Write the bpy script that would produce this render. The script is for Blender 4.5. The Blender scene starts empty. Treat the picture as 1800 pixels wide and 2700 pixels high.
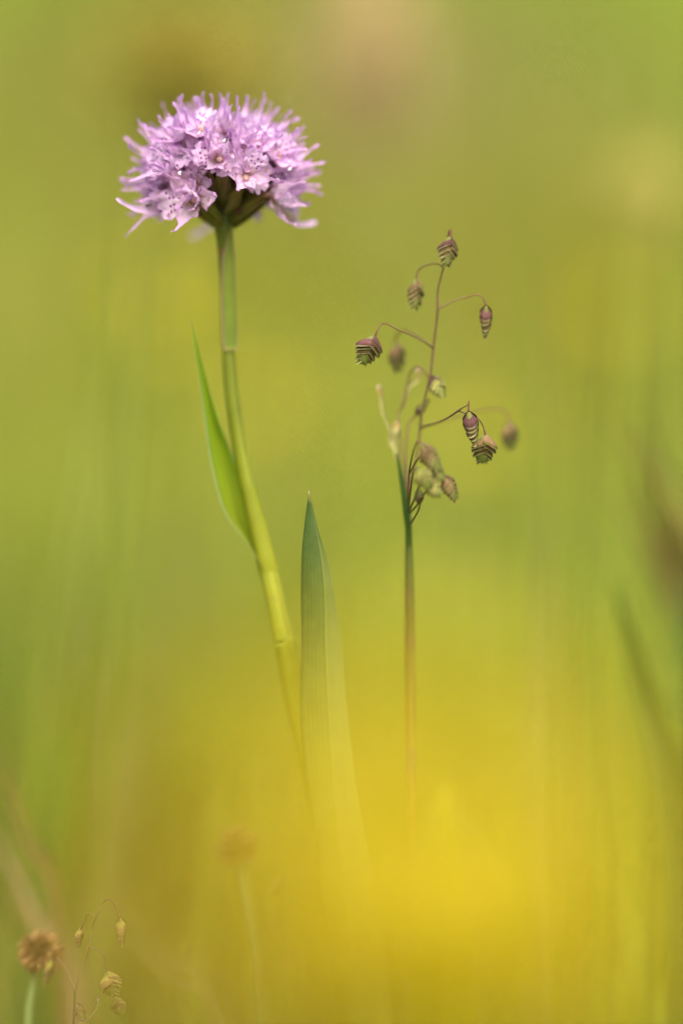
import bpy, math, random
import numpy as np
from mathutils import Vector, Matrix, noise as mnoise

R = math.radians
random.seed(7)
rng = np.random.default_rng(11)
scene = bpy.context.scene
col = scene.collection

# ------------------------------------------------------------------ camera
CZ = 0.228                      # camera height above the foot of the plants (m)
FOCUS = 0.90                    # distance of the plane of focus (m)
PX = 0.08e-3                    # metres per photograph pixel in that plane
cam_d = bpy.data.cameras.new('camera')
cam = bpy.data.objects.new('camera', cam_d)
col.objects.link(cam)
cam.location = (0, 0, CZ)
cam.rotation_euler = (R(90), 0, 0)
cam_d.sensor_fit = 'AUTO'
cam_d.sensor_width = 36
cam_d.lens = 150
cam_d.clip_start = 0.01
cam_d.clip_end = 500
cam_d.dof.use_dof = True
cam_d.dof.focus_distance = FOCUS
cam_d.dof.aperture_fstop = 2.8
cam_d.dof.aperture_blades = 0
scene.camera = cam

# ------------------------------------------------------------------ sky and sun (soft bright overcast)
SUN_EL, SUN_AZ = 56, 170        # azimuth: direction the light comes from, degrees clockwise from +Y
world = bpy.data.worlds.new('World')
scene.world = world
world.use_nodes = True
wn = world.node_tree.nodes
wl = world.node_tree.links
sky = wn.new('ShaderNodeTexSky')
sky.sky_type = 'NISHITA'
sky.sun_disc = False
sky.sun_elevation = R(SUN_EL)
sky.sun_rotation = R(SUN_AZ)
sky.air_density = 1.0
sky.dust_density = 6.0
sky.ozone_density = 0.6
bg = wn['Background']
bg.inputs['Strength'].default_value = 0.13
wl.new(sky.outputs[0], bg.inputs['Color'])
sun_d = bpy.data.lights.new('sun', 'SUN')
sun_d.energy = 1.5
sun_d.angle = R(50)
sun_d.color = (1.0, 0.94, 0.82)
sun = bpy.data.objects.new('sun', sun_d)
col.objects.link(sun)
sun.location = (0, 0, 5)
sd = Vector((math.sin(R(SUN_AZ)) * math.cos(R(SUN_EL)), math.cos(R(SUN_AZ)) * math.cos(R(SUN_EL)), math.sin(R(SUN_EL))))
sun.rotation_euler = sd.to_track_quat('Z', 'Y').to_euler()

scene.view_settings.view_transform = 'Standard'
scene.view_settings.look = 'None'
scene.view_settings.gamma = 1
scene.view_settings.use_curve_mapping = False
scene.view_settings.exposure = 1.45
scene.render.engine = 'CYCLES'
scene.cycles.use_denoising = True
scene.cycles.max_bounces = 8
scene.cycles.diffuse_bounces = 4
scene.cycles.transmission_bounces = 6
scene.cycles.transparent_max_bounces = 4
scene.cycles.caustics_reflective = False
scene.cycles.caustics_refractive = False


# ------------------------------------------------------------------ helpers
def P(px, py, dy=0.0):
    """photograph pixel at a depth dy (mm) behind the plane of focus -> point in the place"""
    D = FOCUS + dy / 1000.0
    k = PX * D / FOCUS
    return Vector(((px - 900) * k, D, CZ + (1350 - py) * k))


def ground_z(x, y):
    x = np.asarray(x, float); y = np.asarray(y, float)
    t = np.clip((y - 1.15) / 0.7, 0, 1)
    rise = np.where(y < 1.85, 0.35 * 0.7 * (t ** 3 - 0.5 * t ** 4), 0.1225 + 0.35 * (y - 1.85))
    far = np.clip(y - 30, 0, None)
    rise = rise - 0.28 * far
    b = 0.012 * np.sin(x * 5.1 + 1.3) * np.cos(y * 4.3) + 0.03 * np.sin(x * 1.3 + 0.4) * np.sin(y * 1.1)
    b = b * np.clip((y - 1.3) / 1.0, 0, 1)
    return rise + b


def gz(x, y):
    return float(ground_z(x, y))


def tag(o, label=None, cat=None, group=None, kind=None):
    if label: o['label'] = label
    if cat: o['category'] = cat
    if group: o['group'] = group
    if kind: o['kind'] = kind
    return o


def empty(name, loc):
    o = bpy.data.objects.new(name, None)
    o.empty_display_size = 0.005
    o.location = loc
    col.objects.link(o)
    return o


def mesh_data(name, V, F, mat=None, UV=None, smooth=True):
    me = bpy.data.meshes.new(name)
    me.from_pydata([tuple(v) for v in V], [], F)
    if UV is not None:
        lay = me.uv_layers.new(name='UVMap')
        idx = np.empty(len(me.loops), dtype=np.int32)
        me.loops.foreach_get('vertex_index', idx)
        lay.data.foreach_set('uv', np.asarray(UV, dtype=np.float32)[idx].ravel())
    if smooth:
        me.polygons.foreach_set('use_smooth', [True] * len(me.polygons))
    if mat: me.materials.append(mat)
    me.update()
    return me


def add(name, me, parent=None, mw=None):
    o = bpy.data.objects.new(name, me)
    col.objects.link(o)
    if parent is not None: o.parent = parent
    if mw is not None: o.matrix_local = mw
    return o


def part(name, geo, mat, root, parent=None):
    """geo = (V, F, UV) in place coordinates; the mesh is stored relative to the root Empty"""
    V, F, UV = geo
    base = root.location
    return add(name, mesh_data(name, [Vector(v) - base for v in V], F, mat, UV), parent or root)


def copy_tree(o, parent=None):
    c = o.copy()
    col.objects.link(c)
    c.parent = parent
    for ch in list(o.children):
        copy_tree(ch, c)
    return c


def spline(pts, per=8):
    """Catmull-Rom through a list of equal-length tuples/Vectors"""
    A = [np.array(tuple(p), float) for p in pts]
    if len(A) < 3:
        return [A[0] + (A[-1] - A[0]) * i / per for i in range(per + 1)]
    A = [2 * A[0] - A[1]] + A + [2 * A[-1] - A[-2]]
    out = []
    for i in range(1, len(A) - 2):
        p0, p1, p2, p3 = A[i - 1:i + 3]
        for j in range(per):
            t = j / per
            out.append(0.5 * ((2 * p1) + (-p0 + p2) * t + (2 * p0 - 5 * p1 + 4 * p2 - p3) * t * t + (-p0 + 3 * p1 - 3 * p2 + p3) * t ** 3))
    out.append(A[-2])
    return out


def tube(path, n=9, per=6, cap=True):
    """path: list of (x,y,z,r)"""
    S = spline(path, per)
    V, F, UV = [], [], []
    prev = None
    m = len(S)
    for i, s in enumerate(S):
        p = Vector(s[:3])
        a = Vector(S[max(i - 1, 0)][:3]); b = Vector(S[min(i + 1, m - 1)][:3])
        t = (b - a).normalized()
        if prev is None:
            ref = Vector((0, -1, 0)) if abs(t.y) < 0.9 else Vector((1, 0, 0))
        else:
            ref = prev
        u = (ref - t * ref.dot(t)).normalized()
        prev = u
        w = t.cross(u)
        for k in range(n):
            an = 2 * math.pi * k / n
            V.append(p + (u * math.cos(an) + w * math.sin(an)) * max(s[3], 1e-6))
            UV.append((k / n, i / (m - 1)))
    for i in range(m - 1):
        for k in range(n):
            a = i * n + k; b = i * n + (k + 1) % n
            F.append((a, b, b + n, a + n))
    if cap:
        F.append(tuple(range(n - 1, -1, -1)))
        F.append(tuple((m - 1) * n + k for k in range(n)))
    return V, F, UV


def grid(rows):
    nr, nc = len(rows), len(rows[0])
    V, F, UV = [], [], []
    for i, r in enumerate(rows):
        for j, p in enumerate(r):
            V.append(p); UV.append((j / (nc - 1), i / (nr - 1)))
    for i in range(nr - 1):
        for j in range(nc - 1):
            a = i * nc + j
            F.append((a, a + 1, a + nc + 1, a + nc))
    return V, F, UV


def join(*geos):
    V, F, UV = [], [], []
    for g in geos:
        o = len(V)
        V += list(g[0]); UV += list(g[2])
        F += [tuple(i + o for i in f) for f in g[1]]
    return V, F, UV


def ellipsoid(c, rx, ry, rz, n=10, m=7, frame=None):
    V, F, UV = [], [], []
    for i in range(m + 1):
        th = math.pi * i / m
        for k in range(n):
            ph = 2 * math.pi * k / n
            v = Vector((rx * math.sin(th) * math.cos(ph), ry * math.sin(th) * math.sin(ph), rz * math.cos(th)))
            if frame: v = frame @ v
            V.append(Vector(c) + v); UV.append((k / n, i / m))
    for i in range(m):
        for k in range(n):
            a = i * n + k; b = i * n + (k + 1) % n
            F.append((a, a + n, b + n, b))
    return V, F, UV


def interp(keys, v):
    for (a, x), (b, y) in zip(keys, keys[1:]):
        if v <= b:
            t = (v - a) / (b - a) if b > a else 0
            t = t * t * (3 - 2 * t)
            return x + (y - x) * t
    return keys[-1][1]


# ------------------------------------------------------------------ materials
def plant_mat(name, ramp, transl=0.3, rough=0.5, nscale=300, namt=0.15, veins=None, edge=None,
              rand=0.08, spots=None, spec=0.15, bump=0.0, attr=False, axis='Y', tgain=1.0, blotch=None, warp=0.0):
    m = bpy.data.materials.new(name)
    m.use_nodes = True
    nt = m.node_tree; N = nt.nodes; L = nt.links
    N.clear()
    out = N.new('ShaderNodeOutputMaterial')
    pr = N.new('ShaderNodeBsdfPrincipled')
    tr = N.new('ShaderNodeBsdfTranslucent')
    mx = N.new('ShaderNodeMixShader')
    mx.inputs[0].default_value = transl
    pr.inputs['Roughness'].default_value = rough
    pr.inputs['Specular IOR Level'].default_value = spec
    uv = N.new('ShaderNodeUVMap')
    sep = N.new('ShaderNodeSeparateXYZ')
    L.new(uv.outputs[0], sep.inputs[0])
    tc = N.new('ShaderNodeTexCoord')

    def math_(op, a, b=None, c=None):
        n = N.new('ShaderNodeMath'); n.operation = op
        for i, x in enumerate((a, b, c)):
            if x is None: continue
            if isinstance(x, (int, float)): n.inputs[i].default_value = x
            else: L.new(x, n.inputs[i])
        return n.outputs[0]

    def rng_(x, a, b, c=0.0, d=1.0):
        n = N.new('ShaderNodeMapRange'); n.interpolation_type = 'SMOOTHSTEP'
        L.new(x, n.inputs[0])
        for i, q in enumerate((a, b, c, d)): n.inputs[i + 1].default_value = q
        return n.outputs[0]

    def mixc(f, a, b):
        n = N.new('ShaderNodeMix'); n.data_type = 'RGBA'
        if isinstance(f, (int, float)): n.inputs[0].default_value = f
        else: L.new(f, n.inputs[0])
        for i, q in ((6, a), (7, b)):
            if isinstance(q, tuple): n.inputs[i].default_value = (*q, 1)
            else: L.new(q, n.inputs[i])
        return n.outputs[2]

    if attr:
        ca = N.new('ShaderNodeVertexColor'); ca.layer_name = 'Col'
        c = ca.outputs[0]
    else:
        cr = N.new('ShaderNodeValToRGB')
        e = cr.color_ramp.elements
        while len(e) < len(ramp): e.new(0.5)
        for q, (p, cc) in zip(e, ramp):
            q.position = p; q.color = (*cc, 1)
        c = cr.outputs[0]
        if warp:
            wz = N.new('ShaderNodeTexNoise'); wz.inputs['Scale'].default_value = 3.2; wz.inputs['Detail'].default_value = 3
            ob_ = N.new('ShaderNodeObjectInfo')
            ad = N.new('ShaderNodeVectorMath'); ad.operation = 'ADD'
            cx = N.new('ShaderNodeCombineXYZ')
            L.new(math_('MULTIPLY', ob_.outputs['Random'], 53.0), cx.inputs[0]); L.new(math_('MULTIPLY', ob_.outputs['Random'], 29.0), cx.inputs[1])
            L.new(uv.outputs[0], ad.inputs[0]); L.new(cx.outputs[0], ad.inputs[1]); L.new(ad.outputs[0], wz.inputs['Vector'])
            L.new(math_('MULTIPLY_ADD', math_('SUBTRACT', wz.outputs[0], 0.5), warp, sep.outputs[1]), cr.inputs[0])
        else:
            L.new(sep.outputs[0 if axis == 'X' else 1], cr.inputs[0])
    nz = N.new('ShaderNodeTexNoise')
    nz.inputs['Scale'].default_value = nscale
    nz.inputs['Detail'].default_value = 4
    L.new(tc.outputs['Object'], nz.inputs['Vector'])
    oi = N.new('ShaderNodeObjectInfo')
    if blotch:                                   # (colour, scale, low, high): stains with their own shape
        nb = N.new('ShaderNodeTexNoise'); nb.inputs['Scale'].default_value = blotch[1]; nb.inputs['Detail'].default_value = 3
        of = N.new('ShaderNodeVectorMath'); of.operation = 'ADD'
        sc_ = N.new('ShaderNodeVectorMath'); sc_.operation = 'SCALE'
        cb = N.new('ShaderNodeCombineXYZ')
        for i in range(3): L.new(oi.outputs['Random'], cb.inputs[i])
        L.new(cb.outputs[0], sc_.inputs[0]); sc_.inputs['Scale'].default_value = 0.7
        L.new(tc.outputs['Object'], of.inputs[0]); L.new(sc_.outputs[0], of.inputs[1])
        L.new(of.outputs[0], nb.inputs['Vector'])
        c = mixc(rng_(nb.outputs[0], blotch[2], blotch[3]), c, blotch[0])
    val = math_('MULTIPLY_ADD', nz.outputs[0], 2 * namt, 1 - namt)
    if rand:
        val = math_('MULTIPLY', val, math_('MULTIPLY_ADD', oi.outputs['Random'], 2 * rand, 1 - rand))
    if veins:
        s = math_('SINE', math_('MULTIPLY', sep.outputs[0], 6.2832 * veins[0]))
        val = math_('MULTIPLY', val, math_('MULTIPLY_ADD', s, veins[1], 1 - veins[1]))
    hs = N.new('ShaderNodeHueSaturation')
    L.new(val, hs.inputs['Value']); L.new(c, hs.inputs['Color'])
    c = hs.outputs[0]
    if edge:
        d = math_('MULTIPLY', math_('ABSOLUTE', math_('SUBTRACT', sep.outputs[0], 0.5)), 2.0)
        c = mixc(rng_(d, 1 - edge[0], 1.0), c, edge[1])
    if spots:                                    # purple dots of the lip: (colour, su, sv, v0, v1, umax, size)
        sc, su, sv, v0, v1, um, size = spots
        cmb = N.new('ShaderNodeCombineXYZ')
        L.new(math_('MULTIPLY_ADD', oi.outputs['Random'], 37.0, math_('MULTIPLY', sep.outputs[0], su)), cmb.inputs[0])
        L.new(math_('MULTIPLY_ADD', oi.outputs['Random'], 91.0, math_('MULTIPLY', sep.outputs[1], sv)), cmb.inputs[1])
        vo = N.new('ShaderNodeTexVoronoi'); vo.inputs['Scale'].default_value = 1
        vo.voronoi_dimensions = '2D'
        vo.inputs['Randomness'].default_value = 0.75
        L.new(cmb.outputs[0], vo.inputs['Vector'])
        k = rng_(vo.outputs['Distance'], size * 0.72, size, 1.0, 0.0)
        k = math_('MULTIPLY', k, rng_(sep.outputs[1], v0, v0 + 0.08))
        k = math_('MULTIPLY', k, rng_(sep.outputs[1], v1 - 0.08, v1, 1.0, 0.0))
        d = math_('MULTIPLY', math_('ABSOLUTE', math_('SUBTRACT', sep.outputs[0], 0.5)), 2.0)
        k = math_('MULTIPLY', k, rng_(d, um - 0.1, um, 1.0, 0.0))
        c = mixc(k, c, sc)
    L.new(c, pr.inputs['Base Color'])
    if tgain != 1.0:
        h2 = N.new('ShaderNodeHueSaturation'); h2.inputs['Value'].default_value = tgain
        L.new(c, h2.inputs['Color']); L.new(h2.outputs[0], tr.inputs[0])
    else:
        L.new(c, tr.inputs[0])
    if bump:
        bp = N.new('ShaderNodeBump'); bp.inputs['Strength'].default_value = bump
        bp.inputs['Distance'].default_value = 0.0002
        L.new(nz.outputs[0], bp.inputs['Height'])
        L.new(bp.outputs[0], pr.inputs['Normal']); L.new(bp.outputs[0], tr.inputs['Normal'])
    L.new(pr.outputs[0], mx.inputs[1]); L.new(tr.outputs[0], mx.inputs[2])
    L.new(mx.outputs[0], out.inputs[0])
    return m


LIL = (0.67, 0.40, 0.70)
LILP = (0.81, 0.61, 0.78)
LILD = (0.56, 0.28, 0.63)
MAT = dict(
    sepal=plant_mat('lilac_sepal', [(0.0, (0.74, 0.50, 0.64)), (0.25, LILP), (0.6, (0.73, 0.49, 0.74)), (0.8, LIL), (1.0, (0.64, 0.38, 0.67))],
                    transl=0.5, rough=0.6, nscale=700, namt=0.14, veins=(5, 0.05), edge=(0.25, LILD), rand=0.14, bump=0.35, spec=0.15, blotch=((0.56, 0.34, 0.22), 260, 0.66, 0.74)),
    bud=plant_mat('lilac_bud', [(0.0, (0.66, 0.36, 0.52)), (0.3, (0.80, 0.60, 0.74)), (0.6, (0.72, 0.48, 0.71)), (0.75, (0.56, 0.30, 0.62)), (1.0, (0.66, 0.46, 0.70))],
                  transl=0.48, rough=0.6, nscale=500, namt=0.12, veins=(4, 0.05), edge=(0.2, LILD), rand=0.12, bump=0.3, spec=0.15),
    petal=plant_mat('lilac_petal', [(0.0, (0.70, 0.48, 0.52)), (0.3, (0.80, 0.64, 0.80)), (1.0, LIL)],
                    transl=0.5, rough=0.6, nscale=700, namt=0.14, veins=(4, 0.05), edge=(0.25, LILD), rand=0.1, bump=0.35, spec=0.15,
                    spots=((0.38, 0.06, 0.36), 3, 6, 0.2, 0.62, 0.8, 0.22)),
    lip=plant_mat('spotted_lip', [(0.0, (0.55, 0.42, 0.24)), (0.18, (0.72, 0.52, 0.50)), (0.35, (0.82, 0.66, 0.82)), (1.0, (0.70, 0.48, 0.74))],
                  transl=0.5, rough=0.6, nscale=800, namt=0.16, veins=(5, 0.04), edge=(0.12, LILD), rand=0.08, bump=0.4, spec=0.15,
                  spots=((0.34, 0.035, 0.33), 4.6, 5.6, 0.22, 0.82, 0.88, 0.26)),
    column=plant_mat('peach_column', [(0.0, (0.50, 0.36, 0.25)), (0.6, (0.66, 0.43, 0.35)), (1.0, (0.62, 0.40, 0.34))], transl=0.2, namt=0.1, nscale=900),
    pollen=plant_mat('pollen_clump', [(0, (0.85, 0.80, 0.80)), (1, (0.85, 0.80, 0.80))], transl=0.1, rough=0.7, namt=0.1),
    tail=plant_mat('lilac_tail', [(0, (0.70, 0.48, 0.70)), (0.6, (0.64, 0.44, 0.70)), (1, (0.66, 0.44, 0.67))], transl=0.35, rough=0.6, namt=0.1, nscale=500, spec=0.15),
    ovary=plant_mat('ovary_green', [(0.0, (0.10, 0.14, 0.018)), (0.5, (0.13, 0.14, 0.024)), (0.85, (0.13, 0.085, 0.03)), (1.0, (0.42, 0.22, 0.28))],
                    transl=0.12, rough=0.5, nscale=250, namt=0.25, veins=(3, 0.18), rand=0.2,
                    blotch=((0.12, 0.05, 0.045), 260, 0.55, 0.68)),
    bract=plant_mat('papery_bract', [(0.0, (0.22, 0.24, 0.06)), (0.5, (0.34, 0.26, 0.16)), (1.0, (0.48, 0.32, 0.30))], transl=0.4, rough=0.6, namt=0.2, veins=(2, 0.12)),
    stem=plant_mat('orchid_stem', [(0.0, (0.22, 0.25, 0.02)), (0.38, (0.29, 0.31, 0.02)), (0.47, (0.22, 0.25, 0.015)), (0.56, (0.16, 0.19, 0.01)), (0.72, (0.12, 0.15, 0.01)), (0.85, (0.08, 0.115, 0.01))],
                   transl=0.12, rough=0.45, nscale=160, namt=0.2, veins=(7, 0.13), rand=0, spec=0.3, blotch=((0.20, 0.13, 0.04), 150, 0.60, 0.72)),
    sheath=plant_mat('orchid_sheath', [(0.0, (0.20, 0.23, 0.015)), (0.4, (0.25, 0.27, 0.02)), (1.0, (0.27, 0.29, 0.02))], transl=0.25, rough=0.45, nscale=160, namt=0.12, veins=(6, 0.05), rand=0),
    bractleaf=plant_mat('stem_bract', [(0.0, (0.30, 0.30, 0.06)), (0.08, (0.17, 0.24, 0.03)), (0.3, (0.20, 0.27, 0.03)), (0.62, (0.26, 0.32, 0.045)), (1.0, (0.16, 0.21, 0.025))],
                        transl=0.25, rough=0.5, nscale=300, namt=0.16, veins=(4, 0.14), edge=(0.3, (0.40, 0.27, 0.17)), rand=0),
    upleaf=plant_mat('orchid_upper_leaf', [(0.0, (0.38, 0.42, 0.02)), (0.5, (0.33, 0.45, 0.02)), (0.96, (0.26, 0.40, 0.02)), (1.0, (0.42, 0.32, 0.12))],
                     transl=0.55, rough=0.42, nscale=120, namt=0.2, veins=(6, 0.11), edge=(0.16, (0.40, 0.50, 0.28)), rand=0),
    bigleaf=plant_mat('orchid_folded_leaf', [(0.0, (0.26, 0.29, 0.04)), (0.38, (0.19, 0.24, 0.035)), (0.56, (0.105, 0.165, 0.03)), (0.86, (0.085, 0.14, 0.025)), (0.955, (0.065, 0.12, 0.02)), (0.985, (0.38, 0.30, 0.06)), (1.0, (0.75, 0.70, 0.58))],  # ramp yellows towards the base, painting in haze from the blurred foreground buttercups
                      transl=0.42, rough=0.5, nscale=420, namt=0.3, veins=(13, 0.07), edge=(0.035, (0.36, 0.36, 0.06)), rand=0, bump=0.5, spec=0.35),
    leafinner=plant_mat('orchid_folded_leaf_lit_half', [(0.0, (0.30, 0.34, 0.06)), (0.75, (0.27, 0.33, 0.09)), (1.0, (0.20, 0.28, 0.07))],  # far half coloured paler to paint in light on its inner face
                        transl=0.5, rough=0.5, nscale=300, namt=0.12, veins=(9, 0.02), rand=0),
    broadleaf=plant_mat('broad_leaf', [(0.0, (0.20, 0.25, 0.02)), (1.0, (0.32, 0.34, 0.02))], transl=0.45, rough=0.45, nscale=150, namt=0.15, veins=(8, 0.06), edge=(0.1, (0.42, 0.42, 0.18)), rand=0),
    culm=plant_mat('grass_culm', [(0.0, (0.22, 0.20, 0.03)), (0.35, (0.19, 0.12, 0.02)), (0.5, (0.12, 0.095, 0.022)), (0.62, (0.075, 0.08, 0.018)), (0.74, (0.05, 0.085, 0.015)), (1.0, (0.07, 0.10, 0.02))],
                   transl=0.1, rough=0.5, nscale=120, namt=0.2, veins=(3, 0.2), rand=0, blotch=((0.13, 0.075, 0.04), 60, 0.52, 0.64)),
    branch=plant_mat('grass_branch', [(0, (0.17, 0.125, 0.05)), (0.6, (0.17, 0.10, 0.05)), (1, (0.16, 0.065, 0.045))], transl=0.15, rough=0.55, nscale=200, namt=0.25, rand=0.12),
    flag=plant_mat('flag_leaf', [(0.0, (0.045, 0.10, 0.02)), (0.8, (0.055, 0.125, 0.02)), (1.0, (0.16, 0.14, 0.06))], transl=0.3, rough=0.5, nscale=200, namt=0.15, veins=(4, 0.1), rand=0),
    dry=plant_mat('dried_leaf_tip', [(0.0, (0.32, 0.31, 0.10)), (0.6, (0.37, 0.34, 0.12)), (0.85, (0.42, 0.30, 0.10)), (1.0, (0.66, 0.57, 0.42))], transl=0.4, rough=0.6, nscale=300, namt=0.15, veins=(2, 0.1), rand=0),
    core=plant_mat('spikelet_core', [(0, (0.12, 0.12, 0.03)), (1, (0.14, 0.18, 0.03))], transl=0.1, namt=0.2),
)
def lemma_mat(name, base, mid, low, margin, bl):
    return plant_mat(name, [(0.0, base), (0.30, mid), (0.58, mid), (0.80, low), (0.90, low), (0.94, margin), (1.0, margin)],
                     transl=0.18, rough=0.5, nscale=900, namt=0.25, veins=(5, 0.1), rand=0.25, spec=0.1, bump=0.4, blotch=bl, warp=0.16)
CREAM = (0.40, 0.37, 0.18)
MAT['lem_purple'] = lemma_mat('purple_lemma', (0.16, 0.075, 0.07), (0.12, 0.035, 0.032), (0.065, 0.016, 0.015), CREAM, ((0.11, 0.13, 0.015), 330, 0.5, 0.58))
MAT['lem_green'] = lemma_mat('green_lemma', (0.27, 0.30, 0.06), (0.23, 0.29, 0.035), (0.20, 0.20, 0.04), (0.42, 0.46, 0.14), ((0.26, 0.12, 0.09), 300, 0.52, 0.64))
MAT['lem_pink'] = lemma_mat('pink_lemma', (0.28, 0.14, 0.125), (0.20, 0.09, 0.065), (0.13, 0.08, 0.025), CREAM, ((0.18, 0.20, 0.035), 300, 0.52, 0.62))
MAT['lem_glume'] = lemma_mat('grey_pink_glume', (0.12, 0.08, 0.06), (0.12, 0.045, 0.038), (0.075, 0.02, 0.016), CREAM, ((0.14, 0.09, 0.08), 300, 0.5, 0.6))
MAT['lem_olive'] = lemma_mat('olive_lemma', (0.12, 0.10, 0.03), (0.13, 0.14, 0.02), (0.10, 0.085, 0.02), (0.42, 0.44, 0.18), ((0.11, 0.04, 0.03), 330, 0.54, 0.62))
MAT['lem_straw'] = lemma_mat('straw_green_lemma', (0.24, 0.23, 0.04), (0.23, 0.21, 0.035), (0.19, 0.10, 0.04), (0.36, 0.36, 0.12), ((0.34, 0.17, 0.11), 280, 0.56, 0.66))


# ------------------------------------------------------------------ ground: one sheet, flat at the plants, an alpine slope behind
def build_ground():
    xs = np.unique(np.concatenate([np.linspace(-80, -4, 20), np.linspace(-4, 4, 65), np.linspace(4, 80, 20)]))
    ys = np.unique(np.concatenate([np.linspace(-40, -1, 14), np.linspace(-1, 6, 71), np.linspace(6, 140, 60)]))
    X, Y = np.meshgrid(xs, ys)
    Z = ground_z(X, Y)
    V = np.stack([X.ravel(), Y.ravel(), Z.ravel()], 1)
    nx = len(xs)
    F = [(j * nx + i, j * nx + i + 1, (j + 1) * nx + i + 1, (j + 1) * nx + i) for j in range(len(ys) - 1) for i in range(nx - 1)]
    m = bpy.data.materials.new('mossy_ground'); m.use_nodes = True
    N = m.node_tree.nodes; L = m.node_tree.links
    pr = N['Principled BSDF']; pr.inputs['Roughness'].default_value = 0.9
    tc = N.new('ShaderNodeTexCoord')
    n1 = N.new('ShaderNodeTexNoise'); n1.inputs['Scale'].default_value = 6; n1.inputs['Detail'].default_value = 8
    L.new(tc.outputs['Object'], n1.inputs['Vector'])
    cr = N.new('ShaderNodeValToRGB')
    e = cr.color_ramp.elements
    e[0].position = 0.3; e[0].color = (0.10, 0.085, 0.025, 1)
    e[1].position = 0.7; e[1].color = (0.20, 0.21, 0.03, 1)
    L.new(n1.outputs[0], cr.inputs[0]); L.new(cr.outputs[0], pr.inputs['Base Color'])
    bp = N.new('ShaderNodeBump'); bp.inputs['Strength'].default_value = 0.6; bp.inputs['Distance'].default_value = 0.01
    L.new(n1.outputs[0], bp.inputs['Height']); L.new(bp.outputs[0], pr.inputs['Normal'])
    o = add('ground', mesh_data('ground', V.tolist(), F, m))
    tag(o, kind='structure')
build_ground()


# ------------------------------------------------------------------ meadow grass (uncountable): one mesh of single blades per zone
def blades(name, x, y, length, width, lean, colr, mat, label):
    n = len(x)
    z = ground_z(x, y) - 0.004
    az = rng.uniform(0, 2 * np.pi, n)
    bend = rng.uniform(0.05, 1.0, n) * lean
    face = az + rng.uniform(-0.9, 0.9, n)
    seg = 4
    V = np.zeros((n, (seg + 1) * 2, 3), np.float32)
    for i in range(seg + 1):
        t = i / seg
        h = length * (t - 0.25 * bend * t ** 2)
        d = length * bend * t ** 2 * 0.7
        w = width * (1 - t) ** 0.6 * 0.5 + 0.00008
        cx = x + np.cos(az) * d; cy = y + np.sin(az) * d; cz = z + h
        sx = -np.sin(face) * w; sy = np.cos(face) * w
        V[:, 2 * i] = np.stack([cx - sx, cy - sy, cz], 1)
        V[:, 2 * i + 1] = np.stack([cx + sx, cy + sy, cz], 1)
    base = (np.arange(n) * (seg + 1) * 2)[:, None, None]
    quad = np.array([[2 * i, 2 * i + 1, 2 * i + 3, 2 * i + 2] for i in range(seg)])[None]
    F = (base + quad).reshape(-1, 4)
    me = bpy.data.meshes.new(name)
    me.vertices.add(n * (seg + 1) * 2)
    me.vertices.foreach_set('co', V.ravel())
    me.loops.add(F.size)
    me.loops.foreach_set('vertex_index', F.ravel().astype(np.int32))
    me.polygons.add(len(F))
    me.polygons.foreach_set('loop_start', np.arange(0, F.size, 4, dtype=np.int32))
    me.polygons.foreach_set('use_smooth', np.ones(len(F), bool))
    ca = me.color_attributes.new('Col', 'FLOAT_COLOR', 'POINT')
    C = np.ones((n, (seg + 1) * 2, 4), np.float32)
    C[:, :, :3] = colr[:, None, :]
    ca.data.foreach_set('color', C.ravel())
    me.update(); me.validate()
    me.materials.append(mat)
    o = add(name, me)
    tag(o, label, 'grass', kind='stuff')
    return o


def vnoise(x, y, s, seed):
    return np.array([mnoise.noise((a * s + seed, b * s - seed, seed * 0.37)) for a, b in zip(x, y)])


GRASS = plant_mat('meadow_grass', None, transl=0.45, rough=0.5, attr=True, namt=0.1, nscale=40, rand=0, spec=0.08)
C_YG = np.array((0.37, 0.455, 0.05)); C_G = np.array((0.255, 0.40, 0.045)); C_OL = np.array((0.30, 0.34, 0.06)); C_DRY = np.array((0.46, 0.36, 0.16)); C_YEL = np.array((0.46, 0.40, 0.03)); C_BR = np.array((0.20, 0.14, 0.05))


def hit(px, py, h=0.12):
    """where a line of sight meets the slope, taken at grass height h"""
    d = (P(px, py) - Vector((0, 0, CZ)))
    for i in range(100, 900):
        q = Vector((0, 0, CZ)) + d * (i / 100.0)
        if q.z < gz(q.x, q.y) + h: return q
    return q

PATCH = [  # ground patches where another sort of plant prevails: (pixel, radius m, colour, weight)
    (985, 150, 0.13, np.array((0.55, 0.42, 0.22)), 0.9), (500, 150, 0.16, np.array((0.16, 0.12, 0.03)), 0.85), (1690, 520, 0.10, np.array((0.52, 0.40, 0.18)), 0.8),
    (1320, 760, 0.12, np.array((0.17, 0.18, 0.03)), 0.75), (430, 860, 0.13, C_YEL, 0.8), (80, 1100, 0.16, np.array((0.24, 0.34, 0.03)), 0.6),
    (1200, 1400, 0.14, np.array((0.20, 0.30, 0.02)), 0.6), (150, 1850, 0.10, np.array((0.16, 0.26, 0.02)), 0.8), (1740, 300, 0.2, np.array((0.22, 0.30, 0.03)), 0.6),
    (1620, 1380, 0.17, np.array((0.19, 0.20, 0.03)), 0.75), (1250, 1080, 0.12, np.array((0.24, 0.27, 0.03)), 0.6), (260, 2300, 0.13, np.array((0.24, 0.19, 0.04)), 0.8),
    (250, 1500, 0.06, np.array((0.26, 0.26, 0.05)), 0.4), (800, 1420, 0.12, np.array((0.46, 0.50, 0.07)), 0.7), (150, 1400, 0.07, np.array((0.42, 0.46, 0.06)), 0.6), (1600, 850, 0.12, C_YEL, 0.4), (100, 650, 0.2, np.array((0.30, 0.30, 0.06)), 0.5),
]
PW = [(hit(a, b), r, c, w) for a, b, r, c, w in PATCH]


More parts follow.
